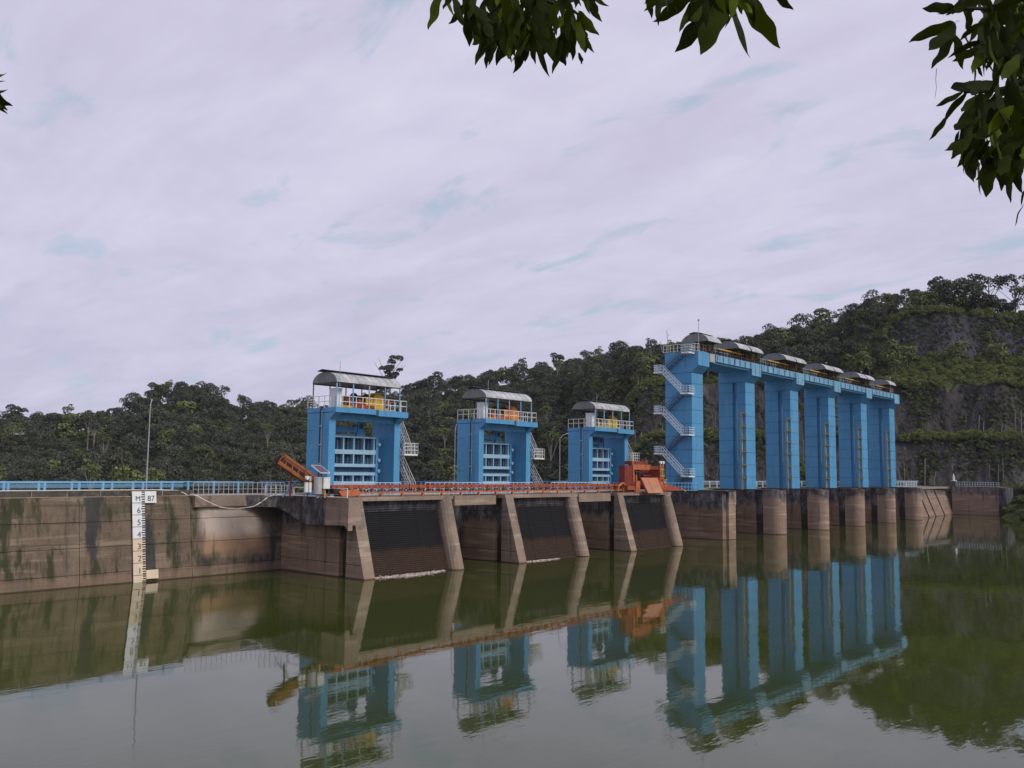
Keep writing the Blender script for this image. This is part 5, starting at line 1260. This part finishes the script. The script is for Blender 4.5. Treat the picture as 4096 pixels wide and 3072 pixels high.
def branch(label, tr, leaves, fills, twigs, D, seed, root):
    rr = random.Random(seed); T = lambda x, y, d: pix(*tr(x, y), d)
    t = thing('mango_branch', label, 'branch', T(*root, D))
    bl = Vector(t.location)
    for L_ in leaves:
        d0 = D+rr.uniform(-.35, .35); leaf(t, T(L_[0], L_[1], d0), T(L_[2], L_[3], d0+rr.uniform(-.12, .12)), rr, L_[4] if len(L_) > 4 else 1.0)
    for (n, poly, ln, dirs) in fills:
        k = 0
        while k < n:
            x, y = rr.uniform(poly[0], poly[2]), rr.uniform(poly[1], poly[3])
            if not poly[4](x, y): continue
            a = math.radians(rr.uniform(*dirs)); l = rr.uniform(*ln); d0 = D+rr.uniform(-.5, .7)
            leaf(t, T(x, y, d0), T(x+math.cos(a)*l, y+math.sin(a)*l, d0+rr.uniform(-.1, .1)), rr, rr.uniform(.9, 1.3)); k += 1
    for tw in twigs:
        P_ = [T(x, y, D+.02*i)-bl for i, (x, y) in enumerate(tw[1])]
        b = MB()
        for i, (a, c) in enumerate(zip(P_, P_[1:])): f0 = 1-.6*i/len(P_); b.tube(a, c, tw[0]*f0, 6, tw[0]*(f0-.5/len(P_)))
        b.build('twig', 'twig', t)
    return t
A3 = lambda x, y: (1600+.7233*x, .7233*y)
branch('dense hanging cluster of dark mango leaves at the top middle of the view', A3,
 [(215,-60,160,185,1.3),(245,-70,290,100),(300,-40,348,175),(370,-10,400,215,1.2),(470,120,402,278,1.1),(480,60,505,340,1.4),(570,100,602,350),(660,120,510,340,1.2),(700,150,665,412,1.3),(735,160,737,355),(755,200,803,430),
  (790,150,860,330,1.2),(890,180,905,375,1.4),(895,220,840,415,.8),(950,170,960,335,1.2),(990,110,1012,255,1.3),(985,60,1090,205,1.3),(1030,-20,1112,80,1.2),(985,290,1018,370,.6),(1040,-60,1100,40,1.3),(830,190,870,330,1.2),(620,180,605,300,1.2),(560,200,590,300,1.2),(950,100,1080,190,1.2)],
 [(60, (330, -120, 1040, 150, lambda x, y: y < 40+130*math.sin(max(0, min(1, (x-330)/700))*math.pi)), (150, 240), (50, 130)), (60, (420, 20, 1000, 200, lambda x, y: 1), (130, 210), (60, 120)), (16, (240, -160, 1100, -60, lambda x, y: 1), (120, 220), (50, 130))],
 [(.012, [(900, -300), (820, -60), (780, 60), (740, 180)]), (.008, [(820, -60), (560, 20), (480, 90)]), (.008, [(800, 0), (960, 60), (1010, 100)]), (.007, [(700, -100), (330, -90), (240, -60)])], 3.9, 3, (820, -60))
branch('splayed mango leaves hanging at the top right of centre', A3,
 [(1370,-60,1392,100,1.0),(1450,-60,1412,140,1.5),(1620,-30,1418,128,1.4),(1630,20,1525,185,.7),(1740,30,1520,305,1.25),(1790,-30,1665,340,1.2),(1850,50,1803,150,.5),(1850,-40,1882,340,1.25),(1880,-30,2112,232,1.35),(2040,-90,2160,60,1.0),(1700,-60,1600,160,1.3),(1800,-80,1700,170,1.3),(1850,-60,1930,100,1.3)],
 [(40, (1430, -150, 1960, -30, lambda x, y: 1), (150, 230), (40, 140))], [(.01, [(1700, -400), (1760, -150), (1800, -40)]), (.007, [(1760, -150), (1560, -80), (1450, -60)])], 3.6, 5, (1780, -80))
C3 = lambda x, y: (3500+.5725*x, .5725*y)
branch('large dense spray of dark mango leaves filling the upper right corner', C3,
 [(560,45,320,65,1.3),(570,60,435,115,.9),(560,160,212,293,1.2),(560,160,365,400,1.1),(550,225,398,495,1.3),(565,240,615,485,1.2),(640,230,665,395),(820,90,690,360,1.2),(840,130,810,480,1.2),(880,60,760,240,1.2),(1000,20,990,155,1.2),(1050,140,930,330,1.3),(790,240,840,490,1.2),(740,560,495,655,1.2),(730,640,640,650),(620,640,405,755,.6),
  (650,650,440,840,1.1),(500,820,392,970,.8),(740,700,550,860,1.1),(720,760,560,980,1.2),(600,900,530,1075,1.1),(670,920,610,1060,1.1),(670,1070,577,1155,1.1),(690,1150,645,1240,.9),(740,1130,710,1365,1.1),(810,1120,765,1390,1.3),(870,1130,790,1300,1.2),(910,1150,870,1335,1.1),(945,1170,930,1420,.9),(960,1130,1020,1330,1.3),(1080,1100,985,1190,1.0),(1060,1300,1010,1440,1.0),(1040,1420,965,1590,.6),(700,1100,690,1200,1.2),(850,380,760,480,1.2),(930,180,870,460,1.3),(1020,160,1000,480,1.9),(720,450,740,540,1.6)],
 [(120, (660, -60, 1150, 1080, lambda x, y: x > 700+50*math.sin(y*.011) and not (430 < y < 560 and x < 800)), (190, 290), (70, 165)), (85, (600, 620, 1150, 1080, lambda x, y: x > 620+.1*(y-640)), (170, 270), (80, 150)), (24, (560, -120, 1150, 60, lambda x, y: x > 600), (150, 250), (60, 150)), (22, (700, 960, 1150, 1160, lambda x, y: 1), (140, 210), (75, 125))],
 [(.014, [(1500, 300), (1150, 520), (900, 620), (740, 640), (620, 640)]), (.012, [(1500, -100), (950, 10), (760, 60), (570, 60)]), (.01, [(1300, 600), (1041, 700), (880, 700), (760, 700)]), (.01, [(1250, 600), (1000, 900), (860, 1090), (740, 1130)]), (.0012, [(430, 480), (424, 560), (430, 610), (418, 690)])], 4.0, 11, (900, 400))
D3 = lambda x, y: (.181*x, 200+.181*y)
branch('tips of mango leaves poking in at the far left edge', D3, [(-700,540,250,622,.8),(-600,640,300,1330,1.1),(-500,760,275,1290,1.2),(-700,560,240,1200,1.3),(-400,900,45,1400,.7),(-350,880,138,1440,.7),(-900,700,100,1150,1.2)], [(6, (-1500, 300, -700, 1000, lambda x, y: 1), (700, 1100), (0, 60))], [(.01, [(-2500, 200), (-1400, 500), (-850, 640)])], 3.4, 9, (-900, 640))
